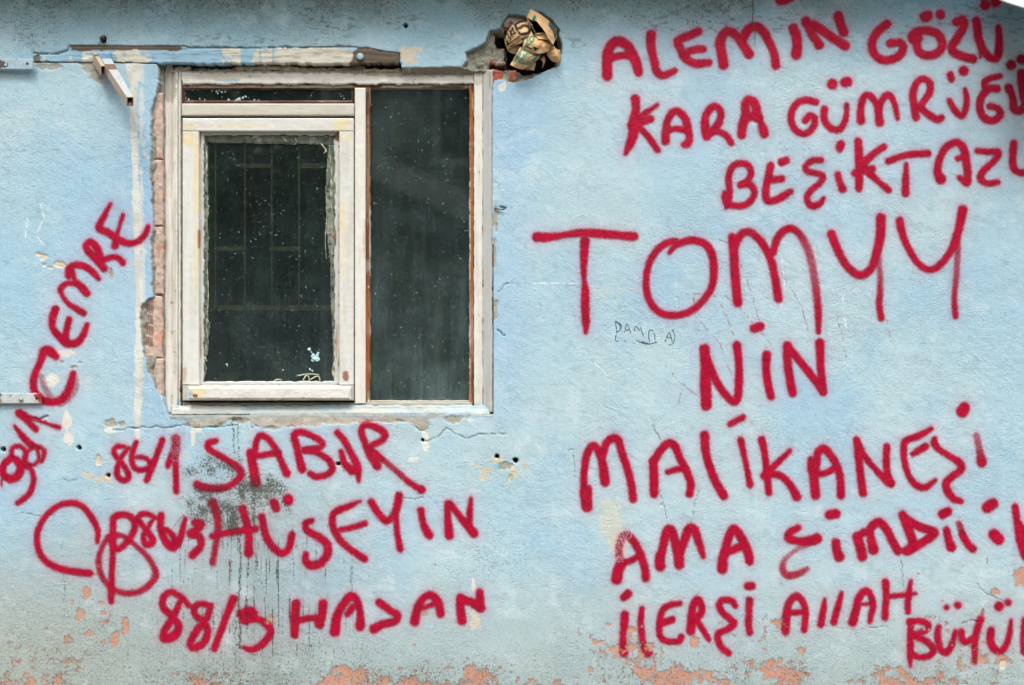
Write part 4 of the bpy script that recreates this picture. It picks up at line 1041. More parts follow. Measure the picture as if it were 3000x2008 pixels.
slab('glazing_bead', (1069, 256, 1085, 1182), .040, .075, white_col(521, .22, srgb(215, 205, 190), dirt=.5, base=srgb(120, 72, 42), stains=[(1073, 300, 7, 40, BRN, .9), (1079, 500, 6, 160, srgb(150, 122, 100), .8), (1075, 1000, 7, 180, srgb(170, 92, 38), .7), (1084, 700, 3, 120, srgb(200, 200, 190), .7)]), M_WOODV, win, step=2.3, bev=2.5, jag=1.6, seed=85)
slab('glazing_bead', (1375, 232, 1388, 1186), .036, .075, white_col(523, .10, srgb(220, 205, 180), dirt=.45, base=srgb(160, 94, 44), stains=[(1385, 250, 5, 22, BRN, .9), (1388, 300, 5, 34, srgb(200, 165, 110), .8), (1380, 560, 8, 200, srgb(176, 108, 52), .6), (1386, 1120, 5, 60, srgb(110, 80, 58), .8), (1376, 700, 2, 400, srgb(196, 204, 200), .9)]), M_WOODV, win, step=2.3, bev=3, jag=1.4, seed=86)
slab('glazing_bead', (1084, 1174, 1380, 1184), .044, .075, white_col(525, .14, srgb(128, 96, 70), dirt=.4, vert=False, base=srgb(196, 192, 178), stains=[(1345, 1178, 34, 8, srgb(176, 180, 165), .9)]), M_WOODH, win, step=2.5, bev=1.5, jag=1.2, seed=87)
slab('glazing_bead', (1084, 257, 1376, 262), .052, .075, white_col(526, .1, dirt=.5, vert=False, base=srgb(128, 130, 116)), M_WOODH, win, step=2.5, bev=1, jag=1)
pane('pane', (1080, 254, 1382, 1182), .060, G3, win)
slab('jamb', (1388.5, 214, 1414, 1203), .024, .12, white_col(527, .03, GR, dirt=.35, stains=[(1400, 235, 16, 20, srgb(180, 174, 158), .7), (1395, 1190, 14, 12, BL, .8)]), M_FRV, win, step=3, bev=2, jag=1, seed=88)
slab('plaster_return', (1414.5, 205, 1443, 1208), .008, .12, white_col(529, .05, GR, dirt=.3, base=srgb(190, 192, 190), stains=[(1425, 240, 10, 36, srgb(196, 196, 182), .8), (1436, 230, 4, 30, GR, .8)]), M_FRV, win, step=3, bev=0, prof=lambda X, Y: .016 * (1 - ss(0, 28, X - 1414)), jag=1.6, seed=89)
# bottom of the frame
slab('bottom_rail', (536, 1180, 1384, 1191), .034, .12, white_col(531, .12, srgb(100, 90, 78), vert=False, dirt=.6, base=srgb(168, 164, 152)), M_FRH, win, step=3, bev=2, jag=1, seed=90)
slab('sill', (500, 1188, 1436, 1218), .004, .12, white_col(533, .20, srgb(206, 206, 198), vert=False, dirt=.75, base=srgb(158, 178, 186), stains=[(760, 1212, 260, 4, srgb(110, 112, 104), .6), (1120, 1213, 200, 3, srgb(120, 122, 112), .5), (620, 1196, 100, 6, srgb(214, 212, 200), .8), (560, 1210, 70, 8, srgb(176, 172, 158), .8), (1080, 1205, 120, 6, srgb(190, 186, 176), .6), (860, 1209, 200, 6, srgb(178, 178, 168), .7), (1330, 1204, 60, 8, BL, .5)]), M_FRH, win, step=3, bev=4, bevd=.006, prof=lambda X, Y: .016 * (1 - ss(0, 26, Y - 1190)), jag=3, seed=91, rough=.0015)
# opening sash
sash = bpy.data.objects.new('sash', None); col.objects.link(sash); sash.parent = win
sash['label'] = 'left opening sash with yellow-stained white frame'
slab('rail', (535, 347, 1036, 385), .016, .07, white_col(541, .0, vert=False, dirt=.12, base=srgb(218, 218, 210), stains=[(700, 371, 90, 4, YEL, .7), (1000, 366, 30, 18, YEL, .85), (550, 372, 24, 9, YEL, .7)]), M_FRH, sash, step=3, bev=2.5, seed=92)
slab('stile', (535, 385.5, 583, 1128), .016, .07, white_col(543, .0, dirt=.12, base=srgb(222, 222, 216), stains=[(550, 405, 22, 22, YEL, .9), (576, 520, 11, 130, YEL, .85), (574, 760, 8, 130, YEL, .75), (582, 700, 3, 30, RUST, .8), (540, 1100, 8, 22, srgb(190, 160, 130), .6)]), M_FRV, sash, step=3, bev=2, seed=93)
slab('stile', (994, 385.5, 1036, 1128), .016, .07, white_col(545, .0, dirt=.14, base=srgb(218, 218, 210), stains=[(1002, 640, 9, 60, YEL, .8), (1006, 760, 6, 60, YEL, .7), (1014, 400, 22, 16, YEL, .5), (1012, 1103, 9, 16, srgb(150, 104, 84), .95), (1010, 900, 6, 50, srgb(206, 200, 180), .6), (1038, 980, 3, 10, srgb(160, 140, 120), .7)]), M_FRV, sash, step=3, bev=2, seed=94)
slab('rail', (535, 1128.5, 1036, 1174), .018, .07, white_col(547, .05, vert=False, dirt=.4, base=srgb(196, 194, 184)), M_FRH, sash, step=3, bev=2, seed=95)
for b_, s_ in (((582, 383, 597, 1128), 551), ((980, 392, 995, 1128), 553)):
    slab('putty_bead', b_, .034, .058, white_col(s_, .14, srgb(150, 128, 100), dirt=.4, base=srgb(202, 204, 198), stains=[(b_[0] + 2, 700, 4, 26, RUST, .9), (b_[0], 560, 5, 12, srgb(170, 120, 60), .7), (b_[0] + 6, 1000, 3, 60, srgb(160, 110, 70), .6), (986, 404, 12, 12, srgb(130, 88, 48), .95), (586, 400, 4, 30, srgb(120, 96, 60), .8)]), M_FRV, sash, step=2.2, bev=3, jag=2.6, seed=s_)
slab('putty_bead', (590, 384, 988, 396), .034, .058, white_col(555, .18, srgb(170, 140, 116), vert=False, dirt=.4, base=srgb(200, 200, 190)), M_FRH, sash, step=2.2, bev=3, jag=2.2, seed=96)
slab('putty_bead', (590, 1118, 988, 1130), .034, .058, white_col(557, .10, srgb(160, 120, 90), vert=False, dirt=.4, base=srgb(192, 196, 194), stains=[(818, 1129, 6, 4, srgb(120, 60, 40), .9)]), M_FRH, sash, step=2.2, bev=3, jag=1.8, seed=97)
slab('weather_board', (550, 1133, 1028, 1172), -.010, .02, white_col(559, .20, srgb(176, 160, 140), vert=False, dirt=.30, base=srgb(224, 222, 214), stains=[(580, 1151, 22, 16, YEL, .95), (572, 1160, 8, 5, RUST, .95), (558, 1158, 6, 12, BL, .8)]), M_FRH, sash, step=2.6, bev=6, bevd=.007, jag=1.4, seed=98, rough=.0009)
pane('pane', (586, 386, 992, 1126), .050, G2, sash)

# torn tape and foil left along the sash glass
def m_film():
    s = N('torn_plastic_film')
    base = s.attr('paint', True)
    n = s.noise(120, 4, .75, s.scaled((1, 1, .35)))
    base = s.mixc(s.math('MULTIPLY', s.step(n, .56, .70), .55), base, srgb(190, 194, 178))
    base = s.mixc(s.math('MULTIPLY', s.step(s.noise(40, 3, .6), .50, .64), .7), base, srgb(62, 72, 62))
    bs = s.bsdf(base, .35, s.bump(n, .001, .5))
    tr = s.n('ShaderNodeBsdfTransparent', {'Color': (.7, .78, .7, 1)}).outputs[0]
    f = s.step(s.noise(45, 4, .7), .30, .48)
    return s.done(s.n('ShaderNodeMixShader', {0: s.math('ADD', s.math('MULTIPLY', f, .55), .35), 1: tr, 2: bs}).outputs[0])
M_FILM = m_film()
fc = lambda X, Y: mix(np.broadcast_to(srgb(112, 122, 108), X.shape + (3,)).copy(), ss(-.2, .6, fb(X, Y, 14, 601, 3, 60)), srgb(150, 156, 138))
wv = lambda X, Y: fb(X, Y, 10, 602, 2, 50) * .0025
for poly in ([(594, 395), (606, 398), (611, 430), (612, 600), (617, 596), (610, 640), (611, 800), (606, 900), (616, 960), (608, 1040), (600, 1055), (608, 1080), (600, 1116), (594, 1117)],
             [(600, 394), (984, 396), (984, 430), (970, 428), (940, 425), (800, 423), (604, 420)],
             [(958, 425), (985, 420), (984, 800), (983, 1115), (976, 1116), (974, 1000), (969, 900), (966, 780), (958, 700), (953, 600), (952, 560), (958, 470)]):
    board_poly('torn_tape', poly, .044, .049, fc, M_FILM, sash, step=2.0, jit=1.6, seed=610, yfn=wv)
# shreds of pale foil
fm = m_plain('pale_foil', srgb(190, 186, 160), .4, srgb(140, 140, 118), 60, .001)
rnd = random.Random(5)
def shred(pts, wd, yd=.042):
    P_ = catmull([(x, y, wd) for x, y in pts], 4)
    V_ = []; F_ = []
    for i, (x, y, _) in enumerate(P_):
        a = P_[min(i + 1, len(P_) - 1)] - P_[max(i - 1, 0)]; L = math.hypot(a[0], a[1]) + 1e-6
        nx_, ny_ = -a[1] / L, a[0] / L; ww = wd * (.35 + .65 * math.sin(math.pi * (i + .5) / len(P_)))
        for s_, dy in ((1, .0), (-1, .0015)):
            p = P3(x + nx_ * ww * s_, y + ny_ * ww * s_, yd + dy - .002 * math.sin(i * .7)); V_.append(p)
    n0 = len(V_); V_ += [v + np.array([0, .0008, 0]) for v in V_]
    for i in range(len(P_) - 1):
        F_.append((2 * i, 2 * i + 1, 2 * i + 3, 2 * i + 2)); F_.append((n0 + 2 * i, n0 + 2 * i + 2, n0 + 2 * i + 3, n0 + 2 * i + 1))
    return V_, F_
VV, FF = [], []
for pts, wd in [([(955, 545), (958, 620), (953, 700), (956, 760)], 1.2), ([(606, 760), (610, 860), (606, 960), (611, 1010)], 1.5), ([(600, 420), (606, 470), (602, 540)], 1.6), ([(738, 405), (752, 400), (760, 412)], 4), ([(828, 402), (838, 412), (850, 404)], 2.5), ([(862, 404), (870, 418), (858, 424)], 2),
                ([(965, 430), (972, 520), (968, 600)], 1.8), ([(975, 460), (968, 560), (978, 660)], 1.4), ([(868, 1102), (900, 1096), (936, 1098)], 1.5), ([(885, 1118), (900, 1098), (908, 1119)], 2), ([(900, 1118), (930, 1102), (936, 1118), (912, 1122)], 1.8), ([(798, 1119), (812, 1112), (826, 1114)], 1.8), ([(604, 1010), (600, 1040), (606, 1060)], 2.4), ([(979, 1060), (976, 1090), (982, 1112)], 4), ([(940, 420), (955, 440), (948, 450)], 2.5)]:
    v, f = shred(pts, wd); b = len(VV); VV += v; FF += [tuple(q + b for q in t) for t in f]
ts_ = build('torn_tape', np.array(VV), FF, fm, sash)
# blots of old light blue paint on the glass
blot = m_plain('light_blue_paint_blot', srgb(176, 216, 222), .6, srgb(200, 226, 226), 60, .001)
def blots(lst, y, parent):
    vv, ff = [], []
    for cx, cy, r in lst:
        b = len(vv); n = 9; rr = [r * rnd.uniform(.6, 1.15) for _ in range(n)]
        for q in (0, 1):
            for i in range(n):
                a = 2 * math.pi * i / n; vv.append(P3(cx + rr[i] * math.cos(a) * (1 - .15 * (1 - q)), cy + rr[i] * math.sin(a) * (1 - .15 * (1 - q)), y - .0012 * (1 - q)))
        ff.append(tuple(b + i for i in range(n))[::-1])
        for i in range(n): ff.append((b + i, b + (i + 1) % n, b + n + (i + 1) % n, b + n + i))
    return build('paint_blot', np.array(vv), ff, blot, parent)
blots([(906, 1023, 5), (912, 1032, 3), (914, 1045, 4), (922, 1050, 9), (918, 1040, 6), (930, 1040, 6), (933, 1052, 6), (928, 1056, 5), (916, 1056, 5), (932, 1035, 4), (908, 1083, 4), (915, 1087, 3), (829, 1085, 2), (664, 1068, 3), (666, 1072, 2)], .0495, sash)
blots([(634, 268, 4), (642, 266, 3), (650, 270, 4), (660, 269, 3), (622, 266, 3), (638, 274, 3), (566, 261, 6), (580, 262, 4), (553, 293, 4), (585, 290, 3), (600, 293, 2), (670, 294, 4), (700, 291, 6), (712, 287, 4), (720, 283, 4), (694, 294, 5), (745, 293, 3), (757, 293, 2), (650, 285, 1.5), (697, 272, 1.5), (728, 287, 1.5), (999, 283, 1.6), (1005, 282, 1.6), (1008, 290, 1.6), (996, 276, 1.5), (911, 281, 1.6), (543, 275, 3), (544, 288, 3)], .0595, win)
specks = m_plain('white_speck', srgb(225, 228, 222), .6, sc=50, bump=0)

# ------------------------------------------------------------------ the room behind
wallin = m_plain('dim_room_plaster', srgb(170, 140, 122), .9, srgb(84, 76, 80), 3, .002)
xa, xb = P3(-300, 0)[0], P3(1450, 0)[0]
vv = [(xa, .128, .4), (xb, .128, .4), (xb, .128, 2.85), (xa, .128, 2.85), (xa, 2.4, .4), (xb, 2.4, .4), (xb, 2.4, 2.85), (xa, 2.4, 2.85)]
room = build('room', np.array(vv), [(4, 5, 6, 7), (0, 1, 5, 4), (1, 2, 6, 5), (2, 3, 7, 6), (3, 0, 4, 7)], wallin); room['kind'] = 'structure'
# closing strips between the facade sheet and the room
za, zb = P3(0, 1216)[2], P3(0, 186)[2]; xo0, xo1 = P3(478, 0)[0], P3(1443, 0)[0]
box3('inner_reveal', (xa, .122, .4), (xo0 - .004, .130, 2.85), wallin, room)
box3('inner_reveal', (xo1 + .004, .122, .4), (xb + .02, .130, 2.85), wallin, room)
box3('inner_reveal', (xo0 - .004, .122, .4), (xo1 + .004, .130, za - .004), wallin, room)
box3('inner_reveal', (xo0 - .004, .122, zb + .006), (xo1 + .004, .130, 2.85), wallin, room)
# lattice of slim bars hung inside the left half
gm = m_plain('brown_painted_bar', srgb(226, 188, 150), .6, srgb(200, 160, 126), 30, .001)
gr = thing('window_lattice', 'slim brown lattice dimly seen behind the left pane', 'lattice')
yg = .085
for X_ in (631, 717, 796, 876):
    p0 = P3(X_, 392, yg); p1 = P3(X_, 905, yg); box3('bar', (p0[0] - .0032, yg, p1[2]), (p0[0] + .0032, yg + .008, p0[2]), gm, gr)
for (a, b, Y_, hh) in ((620, 638, 490, 5), (712, 796, 486, 6), (872, 956, 486, 7), (628, 722, 729, 6), (790, 880, 729, 6), (612, 985, 902, 8)):
    p0 = P3(a, Y_ - hh, yg + .01); p1 = P3(b, Y_ + hh, yg + .01); box3('rail', (p0[0], yg + .0085, p1[2]), (p1[0], yg + .018, p0[2]), gm, gr)
# things on the inner ledge
tb = m_plain('tan_card', srgb(178, 160, 128), .8, srgb(150, 134, 108), 30, .001)
led = box3('inner_ledge', (xo0, .131, za - .03), (xo1, .40, za + .012), wallin, room)
for (a, b, t_, lb_) in ((664, 696, 1092, 'small tan box dimly visible behind the lower left pane'), (1118, 1148, 1060, 'small tan box dimly visible behind the lower right pane'), (804, 838, 1060, 'taller brown box dimly visible behind the middle of the left pane')):
    p0 = P3(a, t_, .2); p1 = P3(b, 1140, .2)
    bxr = thing('cardboard_box', lb_, 'box'); bxr.location = ((p0[0] + p1[0]) / 2, .22, za + .012)
    wx = (p1[0] - p0[0]) / 2; hz = p0[2] - (za + .012)
    box3('carton', (-wx, -.02, 0), (wx, .04, hz * .93), tb, bxr)
    box3('lid', (-wx - .002, -.022, hz * .93), (wx + .002, .042, hz), tb, bxr)

# ------------------------------------------------------------------ metal straps and bracket
def metal_col(base, rust, seed, spots=()):
    def f(X, Y):
        c = np.broadcast_to(base, X.shape + (3,)).copy()
        c = mix(c, .5 * ss(.0, .8, fb(X, Y, 20, seed, 3)), np.asarray(base) * .75)
        c = mix(c, ss(.0, .15, fb(X, Y, 10, seed + 1, 4) - (1.05 - rust)), srgb(120, 70, 48))
        for (sx, sy, rx, ry, rgb, al) in spots:
            e = np.hypot((X - sx) / rx, (Y - sy) / ry) + fb(X, Y, 8, seed + 2, 3) * .35
            c = mix(c, al * (1 - ss(.85, 1.05, e)), rgb)
        return c
    return f
t1 = thing('metal_strap', 'flat blue-painted metal strap with two holes at the upper left edge', 'metal strap')
hole_m = m_plain('hole_shade', srgb(20, 20, 20), .9, sc=50, bump=0)  # near-black for the shade inside the strap holes, laid on as discs
slab('strap', (-60, 173, 98.5, 203), -.020, -.016, metal_col(srgb(170, 194, 206), .35, 701, [(4, 190, 12, 12, srgb(80, 52, 44), .9), (98, 190, 2, 16, srgb(150, 150, 120), .6)]), M_METAL, t1, step=2.4, bev=1.5, bevd=.001, seed=120)
slab('spacer', (-60, 178, -10, 199), -.016, .004, metal_col(srgb(120, 110, 100), .4, 703), M_METAL, t1, step=5, bev=1)
disc('bolt_hole_shade', 80, 187, 4.2, -.0206, -.020, m_plain('grey_hole_shade', srgb(70, 78, 76), .9, sc=50, bump=0), t1)  # raised disc coloured dark like the shade in a hole
disc('rivet', 17, 190, 5, -.0225, -.020, M_METAL, t1, c=srgb(170, 190, 200)); disc('rivet_ring', 17, 190, 6.5, -.0208, -.020, hole_m, t1)
t2 = thing('metal_strap', 'flat white metal strap with bolt and red overspray at the lower left edge', 'metal strap')
slab('strap', (-60, 1152, 122, 1182.5), -.014, -.010, metal_col(srgb(196, 204, 206), .30, 705, [(114, 1160, 14, 12, srgb(190, 20, 40), .95), (118, 1170, 7, 12, srgb(150, 50, 50), .9), (0, 1176, 5, 6, RUST, .8), (2, 1158, 4, 5, srgb(80, 60, 50), .8), (60, 1182, 60, 1.6, srgb(200, 196, 180), .8), (104, 1176, 8, 4, srgb(190, 160, 120), .6)]), M_METAL, t2, step=2.2, bev=1.5, bevd=.001, seed=121)
slab('spacer', (-60, 1156, -20, 1180), -.010, .004, metal_col(srgb(120, 110, 100), .4, 706), M_METAL, t2, step=5, bev=1)
disc('bolt_hole_shade', 107, 1167.5, 4.2, -.0146, -.014, hole_m, t2)  # dark disc painted for the shade of the hole
disc('washer', 62, 1171, 7.2, -.0160, -.014, M_METAL, t2, c=srgb(150, 160, 162))
disc('bolt', 61.5, 1170, 4.8, -.0230, -.016, M_METAL, t2, n=6, dome=.001, c=srgb(190, 198, 200))

def sheared_tube(name, A, B, ya, yb, tk, mat_c, parent, white_top):
    """hollow rectangular tube whose open end is cut plumb; A,B = (x0,y0,x1,y1) outlines at the wall and at the free end"""
    def ring(bx, y, ins=0):
        x0, y0, x1, y1 = bx
        return [P3(x0 + ins, y0 + ins, y), P3(x1 - ins, y0 + ins, y), P3(x1 - ins, y1 - ins, y), P3(x0 + ins, y1 - ins, y)]
    nseg = 14; rings = []
    for k in range(nseg + 1):
        t = k / nseg; bx = tuple(a + (b - a) * t for a, b in zip(A, B)); rings.append(ring(bx, ya + (yb - ya) * t))
    rings.append(ring(B, yb, tk))
    for k in range(nseg, nseg - 9, -1):
        t = k / nseg; bx = tuple(a + (b - a) * t for a, b in zip(A, B)); rings.append(ring(bx, ya + (yb - ya) * t, tk))
    V = np.vstack([np.array(r) for r in rings]); F = []; cols = []
    for k in range(len(rings) - 1):
        for i in range(4):
            j = (i + 1) % 4
            F.append((k * 4 + i, (k + 1) * 4 + i, (k + 1) * 4 + j, k * 4 + j))
    F.append(tuple((len(rings) - 1) * 4 + i for i in range(4)))
    # un-share corners per side for clean colours: split by face
    VV, FF, CC = [], [], []
    for fi, f in enumerate(F):
        b = len(VV); VV += [V[q] for q in f]; FF.append(tuple(range(b, b + len(f))))
        k, side = fi // 4, fi % 4
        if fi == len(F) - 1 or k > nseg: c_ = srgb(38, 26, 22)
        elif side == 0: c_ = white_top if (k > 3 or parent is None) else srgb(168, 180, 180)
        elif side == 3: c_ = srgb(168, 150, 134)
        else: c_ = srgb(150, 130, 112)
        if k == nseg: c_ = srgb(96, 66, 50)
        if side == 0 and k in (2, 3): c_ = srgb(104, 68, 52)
        CC += [c_] * len(f)
    return build(name, np.array(VV), FF, M_METAL, parent, attrs={'paint': np.array(CC)})
br = thing('metal_bracket', 'broken rusty bracket of white square tubes jutting from the lintel', 'bracket')
slab('plate', (284, 154, 323.5, 186), -.012, -.004, metal_col(srgb(128, 168, 194), .25, 711, [(303, 156, 20, 2, srgb(190, 205, 206), .8)]), M_METAL, br, step=3, bev=1.5, bevd=.001)
sheared_tube('tube', (296, 172, 326, 198), (372, 285, 390.5, 311), -.012, -.115, 2.4, None, br, srgb(166, 174, 174))
sheared_tube('tube_stub', (272, 154, 284, 186), (296, 194, 307.5, 222), -.004, -.05, 1.6, None, br, srgb(172, 164, 146))
lab(disc('bolt', 1055, 166, 10, -.012, -.003, M_METAL, None, dome=.002, c=srgb(160, 196, 200)), 'round bolt head dabbed with pale blue paint on the bare end of the lintel')
bpy.data.objects['bolt.001']['category'] = 'bolt' if 'bolt.001' in bpy.data.objects else None
# rusty stub in the wall above the bracket
lab(tube('pipe_stub', [P3(304, 113, .02), P3(303, 114, -.004), P3(303, 114.5, -.016)], .0085, M_METAL, None, 10, c=srgb(58, 38, 30)), 'short rusty pipe stub poking from the wall above the bracket')['category'] = 'pipe'
# nail beside the right jamb
lab(tube('nail', [P3(1448, 612, .0), P3(1462, 613, -.006), P3(1476, 614, -.010)], .002, M_METAL, None, 8, c=srgb(60, 50, 44)), 'small dark nail sticking out beside the right window jamb')['category'] = 'nail'

# dry stem hanging over ALEMİN
dx = lambda x, y: (1700 + x / 3.347, y / 3.347)
sp_ = [dx(*q) for q in [(1697, -90), (1694, 0), (1690, 60), (1697, 110), (1688, 160), (1692, 215), (1706, 262), (1710, 300), (1716, 350), (1712, 395), (1719, 455)]]
stem = thing('dry_stem', 'thin dry brown stem hanging over the word ALEMİN', 'stem')
tube('stalk', [P3(x, y, -.012 - .003 * math.sin(i * 1.7)) for i, (x, y) in enumerate(sp_)], [.0020] * 3 + [.0018] * 3 + [.0014] * 3 + [.001, .0006], M_WOODV, stem, 8, c=srgb(98, 80, 62))
for i, (dx_, dy_) in ((4, (3, 6)), (6, (-3, 9)), (7, (4, 10)), (8, (-4, 8))):
    x, y = sp_[i]; tube('rootlet', [P3(x, y, -.013), P3(x + dx_ * .6, y + dy_ * .6, -.015), P3(x + dx_, y + dy_, -.013)], [.0008, .0006, .0003], M_WOODV, stem, 5, c=srgb(110, 90, 66))

# ------------------------------------------------------------------ paper sack stuffed in the hole
bag = thing('paper_sack', 'crumpled tan paper sack with black and green print stuffed in the wall hole', 'paper bag')
KR = srgb(222, 182, 132); BK = srgb(44, 38, 36); TE = srgb(48, 128, 112); KD = srgb(160, 120, 84)
def patch(name, rows, colf, seed, n=26, crum=.0018, label=None):
    """rows: grid of (cx, cy, depth towards the street in cm) in the hole's own survey"""
    G = np.array(rows, float); m, k = G.shape[:2]
    def interp(A, t):
        # catmull along axis 0
        L = len(A) - 1; u = np.clip(t * L, 0, L - 1e-6); i = u.astype(int); f = (u - i)
        g = lambda q: A[np.clip(q, 0, L)]
        f = f.reshape((-1,) + (1,) * (A.ndim - 1))
        return .5 * (2 * g(i) + (-g(i - 1) + g(i + 1)) * f + (2 * g(i - 1) - 5 * g(i) + 4 * g(i + 1) - g(i + 2)) * f ** 2 + (-g(i - 1) + 3 * g(i) - 3 * g(i + 1) + g(i + 2)) * f ** 3)
    t = np.linspace(0, 1, n)
    A = interp(G, t); B = interp(np.swapaxes(A, 0, 1), t); B = np.swapaxes(B, 0, 1)
    X = 1380 + B[..., 0] / 6.03; Y = B[..., 1] / 6.03; y = -B[..., 2] / 100
    cr1 = np.abs(fb(X, Y, 16, seed, 2)); y = y + (cr1 - .3) * crum * 4.0 + np.abs(fb(X * .7 + Y * .7, Y * .3, 9, seed + 1, 1)) * crum * 1.3
    kk = (D + y) / D
    V = P3(X, Y, 0); V[..., 0] *= kk; V[..., 2] = ZC + (V[..., 2] - ZC) * kk; V[..., 1] = y
    U, W_ = np.meshgrid(t, t, indexing='ij')
    c = colf(B[..., 0], B[..., 1], U, W_)
    c = mix(c, .25 * ss(.2, .8, fb(X, Y, 12, seed + 2, 3)), KD)
    o = build(name, V.reshape(-1, 3), grid_faces(n, n), M_PAPER, bag, smooth=False, attrs={'paint': c.reshape(-1, 3)})
    so_ = o.modifiers.new('thickness', 'SOLIDIFY'); so_.thickness = .0012; so_.offset = 0
    return o
base_ = lambda X: np.broadcast_to(KR, X.shape + (3,)).copy()
def strokes_on(c, X, Y, lst, rgb):
    for pts, r in lst:
        c = mix(c, 1 - ss(r * .8, r * 1.1, seg_dist(X, Y, pts)), rgb)
    return c
def c_main(X, Y, U, W_):
    c = base_(X)
    c = strokes_on(c, X, Y, [([(800, 430), (860, 390), (980, 372)], 22), ([(775, 440), (800, 510), (860, 600)], 22), ([(850, 500), (940, 455), (1010, 470), (1040, 540), (1010, 590), (900, 610)], 30), ([(730, 500), (770, 600)], 20), ([(690, 540), (725, 640)], 18), ([(720, 620), (800, 570)], 12), ([(640, 600), (700, 700)], 16), ([(610, 680), (650, 800)], 14)], BK)
    c = strokes_on(c, X, Y, [([(660, 780), (800, 680), (870, 640)], 9), ([(700, 830), (870, 720)], 9), ([(650, 740), (760, 660)], 6)], BK)
    c = strokes_on(c, X, Y, [([(900, 700), (1000, 660)], 24), ([(930, 760), (990, 730)], 10)], srgb(56, 96, 72))
    return c
patch('sheet', [[(590, 700, 1.0), (610, 800, 1.6), (640, 880, .4)], [(700, 480, 2.5), (740, 640, 4.5), (800, 800, 3.5)], [(850, 380, 3.0), (920, 560, 6.0), (960, 740, 5.0)], [(1010, 350, 2.5), (1060, 520, 5.0), (1100, 640, 4.5)]], c_main, 801)
def c_round(X, Y, U, W_):
    c = base_(X)
    c = strokes_on(c, X, Y, [([(985, 640), (1050, 620), (1120, 660), (1100, 720), (1040, 780), (985, 790), (1000, 720), (985, 640)], 20)], srgb(70, 140, 116))
    c = strokes_on(c, X, Y, [([(1030, 690), (1080, 650)], 12), ([(1050, 740), (1040, 680)], 10)], srgb(30, 70, 60))
    c = strokes_on(c, X, Y, [([(980, 820), (1060, 860)], 12), ([(1110, 840), (1150, 870)], 22), ([(1120, 900), (1190, 850)], 10)], BK)
    c = mix(c, .5 * np.exp(-((X - 1260) / 70) ** 2 - ((Y - 730) / 40) ** 2), srgb(160, 80, 60))
    return c
patch('sheet', [[(960, 640, 5.0), (930, 760, 5.5), (900, 850, 5.0)], [(1080, 620, 4.5), (1080, 780, 7.2), (1060, 930, 5.5)], [(1220, 660, 2.6), (1270, 760, 5.2), (1240, 950, 4.6)], [(1350, 700, 1.8), (1420, 790, 3.2), (1390, 900, 2.4)]], c_round, 811)
def c_tongue(X, Y, U, W_):
    c = base_(X)
    g = sdp(X, Y, [(890, 850), (1100, 930), (1240, 960), (1150, 1060), (1020, 1160), (730, 1100), (830, 930)])
    c = mix(c, .85 * (1 - ss(-6, 6, g)), srgb(66, 132, 112))
    c = strokes_on(c, X, Y, [([(1000, 1000), (1090, 970), (1160, 960)], 16), ([(900, 1090), (960, 1060), (1060, 1040)], 18), ([(950, 1100), (1010, 1070), (1100, 1080)], 12)], srgb(196, 156, 112))
    # the printed word BUN with two lines under it
    c = strokes_on(c, X, Y, [([(905, 920), (960, 935)], 8), ([(905, 920), (900, 950)], 8), ([(958, 935), (950, 965)], 8), ([(930, 928), (924, 955)], 7), ([(888, 965), (915, 972), (912, 995), (885, 985)], 7), ([(862, 985), (905, 1000)], 7), ([(860, 1000), (895, 1015)], 7)], srgb(222, 200, 160))
    c = strokes_on(c, X, Y, [([(985, 950), (860, 1080)], 8), ([(830, 1010), (770, 1080)], 9), ([(900, 1040), (850, 1085)], 6), ([(1150, 1030), (1080, 1090)], 5)], srgb(40, 70, 60))
    return c
patch('sheet', [[(870, 830, 4.5), (800, 960, 5.0), (690, 1150, 3.2)], [(980, 880, 5.2), (930, 1040, 6.4), (820, 1210, 4.2)], [(1100, 920, 4.5), (1060, 1060, 5.4), (930, 1222, 3.4)], [(1245, 945, 3.0), (1180, 1050, 3.2), (1030, 1150, 1.8)]], c_tongue, 821)
def c_flap(X, Y, U, W_):
    c = mix(base_(X), .35, srgb(170, 140, 112))
    c = mix(c, 1 - ss(-5, 5, sdp(X, Y, [(1395, 380), (1480, 460), (1520, 600), (1480, 700), (1440, 560), (1350, 440)])), srgb(70, 84, 78))
    return c
patch('fold', [[(1050, 170, 4.6), (1120, 330, 6.4)], [(1200, 240, 4.0), (1210, 440, 7.0)], [(1390, 385, 2.6), (1300, 560, 7.0)], [(1500, 500, 1.2), (1370, 690, 6.2)], [(1515, 650, .8), (1450, 800, 4.6)]], c_flap, 831, crum=.0012)
def c_top(X, Y, U, W_):
    c = base_(X)
    return strokes_on(c, X, Y, [([(1150, 260), (1095, 360)], 26)], srgb(30, 134, 120))
patch('fold', [[(1050, 170, 4.8), (985, 300, 4.6)], [(1110, 230, 6.2), (1060, 350, 6.0)], [(1160, 330, 6.4), (1170, 390, 5.6)], [(1230, 420, 5.0), (1240, 430, 5.0)]], c_top, 841, crum=.0008)
patch('fold', [[(975, 300, 4.4), (1000, 360, 5.2)], [(1030, 400, 5.0), (1070, 430, 5.8)], [(1070, 500, 4.6), (1110, 520, 5.8)], [(1140, 600, 3.8), (1180, 610, 5.4)], [(1190, 640, 4.0), (1330, 580, 4.4)]], lambda X, Y, U, W_: mix(base_(X), (1 - ss(-3, 3, np.abs(Y - 520) - 70)) * .8, srgb(64, 110, 100)), 851, crum=.0008)
patch('fold', [[(1110, 600, 4.4), (1190, 690, 5.6)], [(1250, 580, 4.2), (1300, 700, 5.0)], [(1350, 600, 4.0), (1390, 720, 5.2)]], lambda X, Y, U, W_: base_(X), 861, crum=.0008)
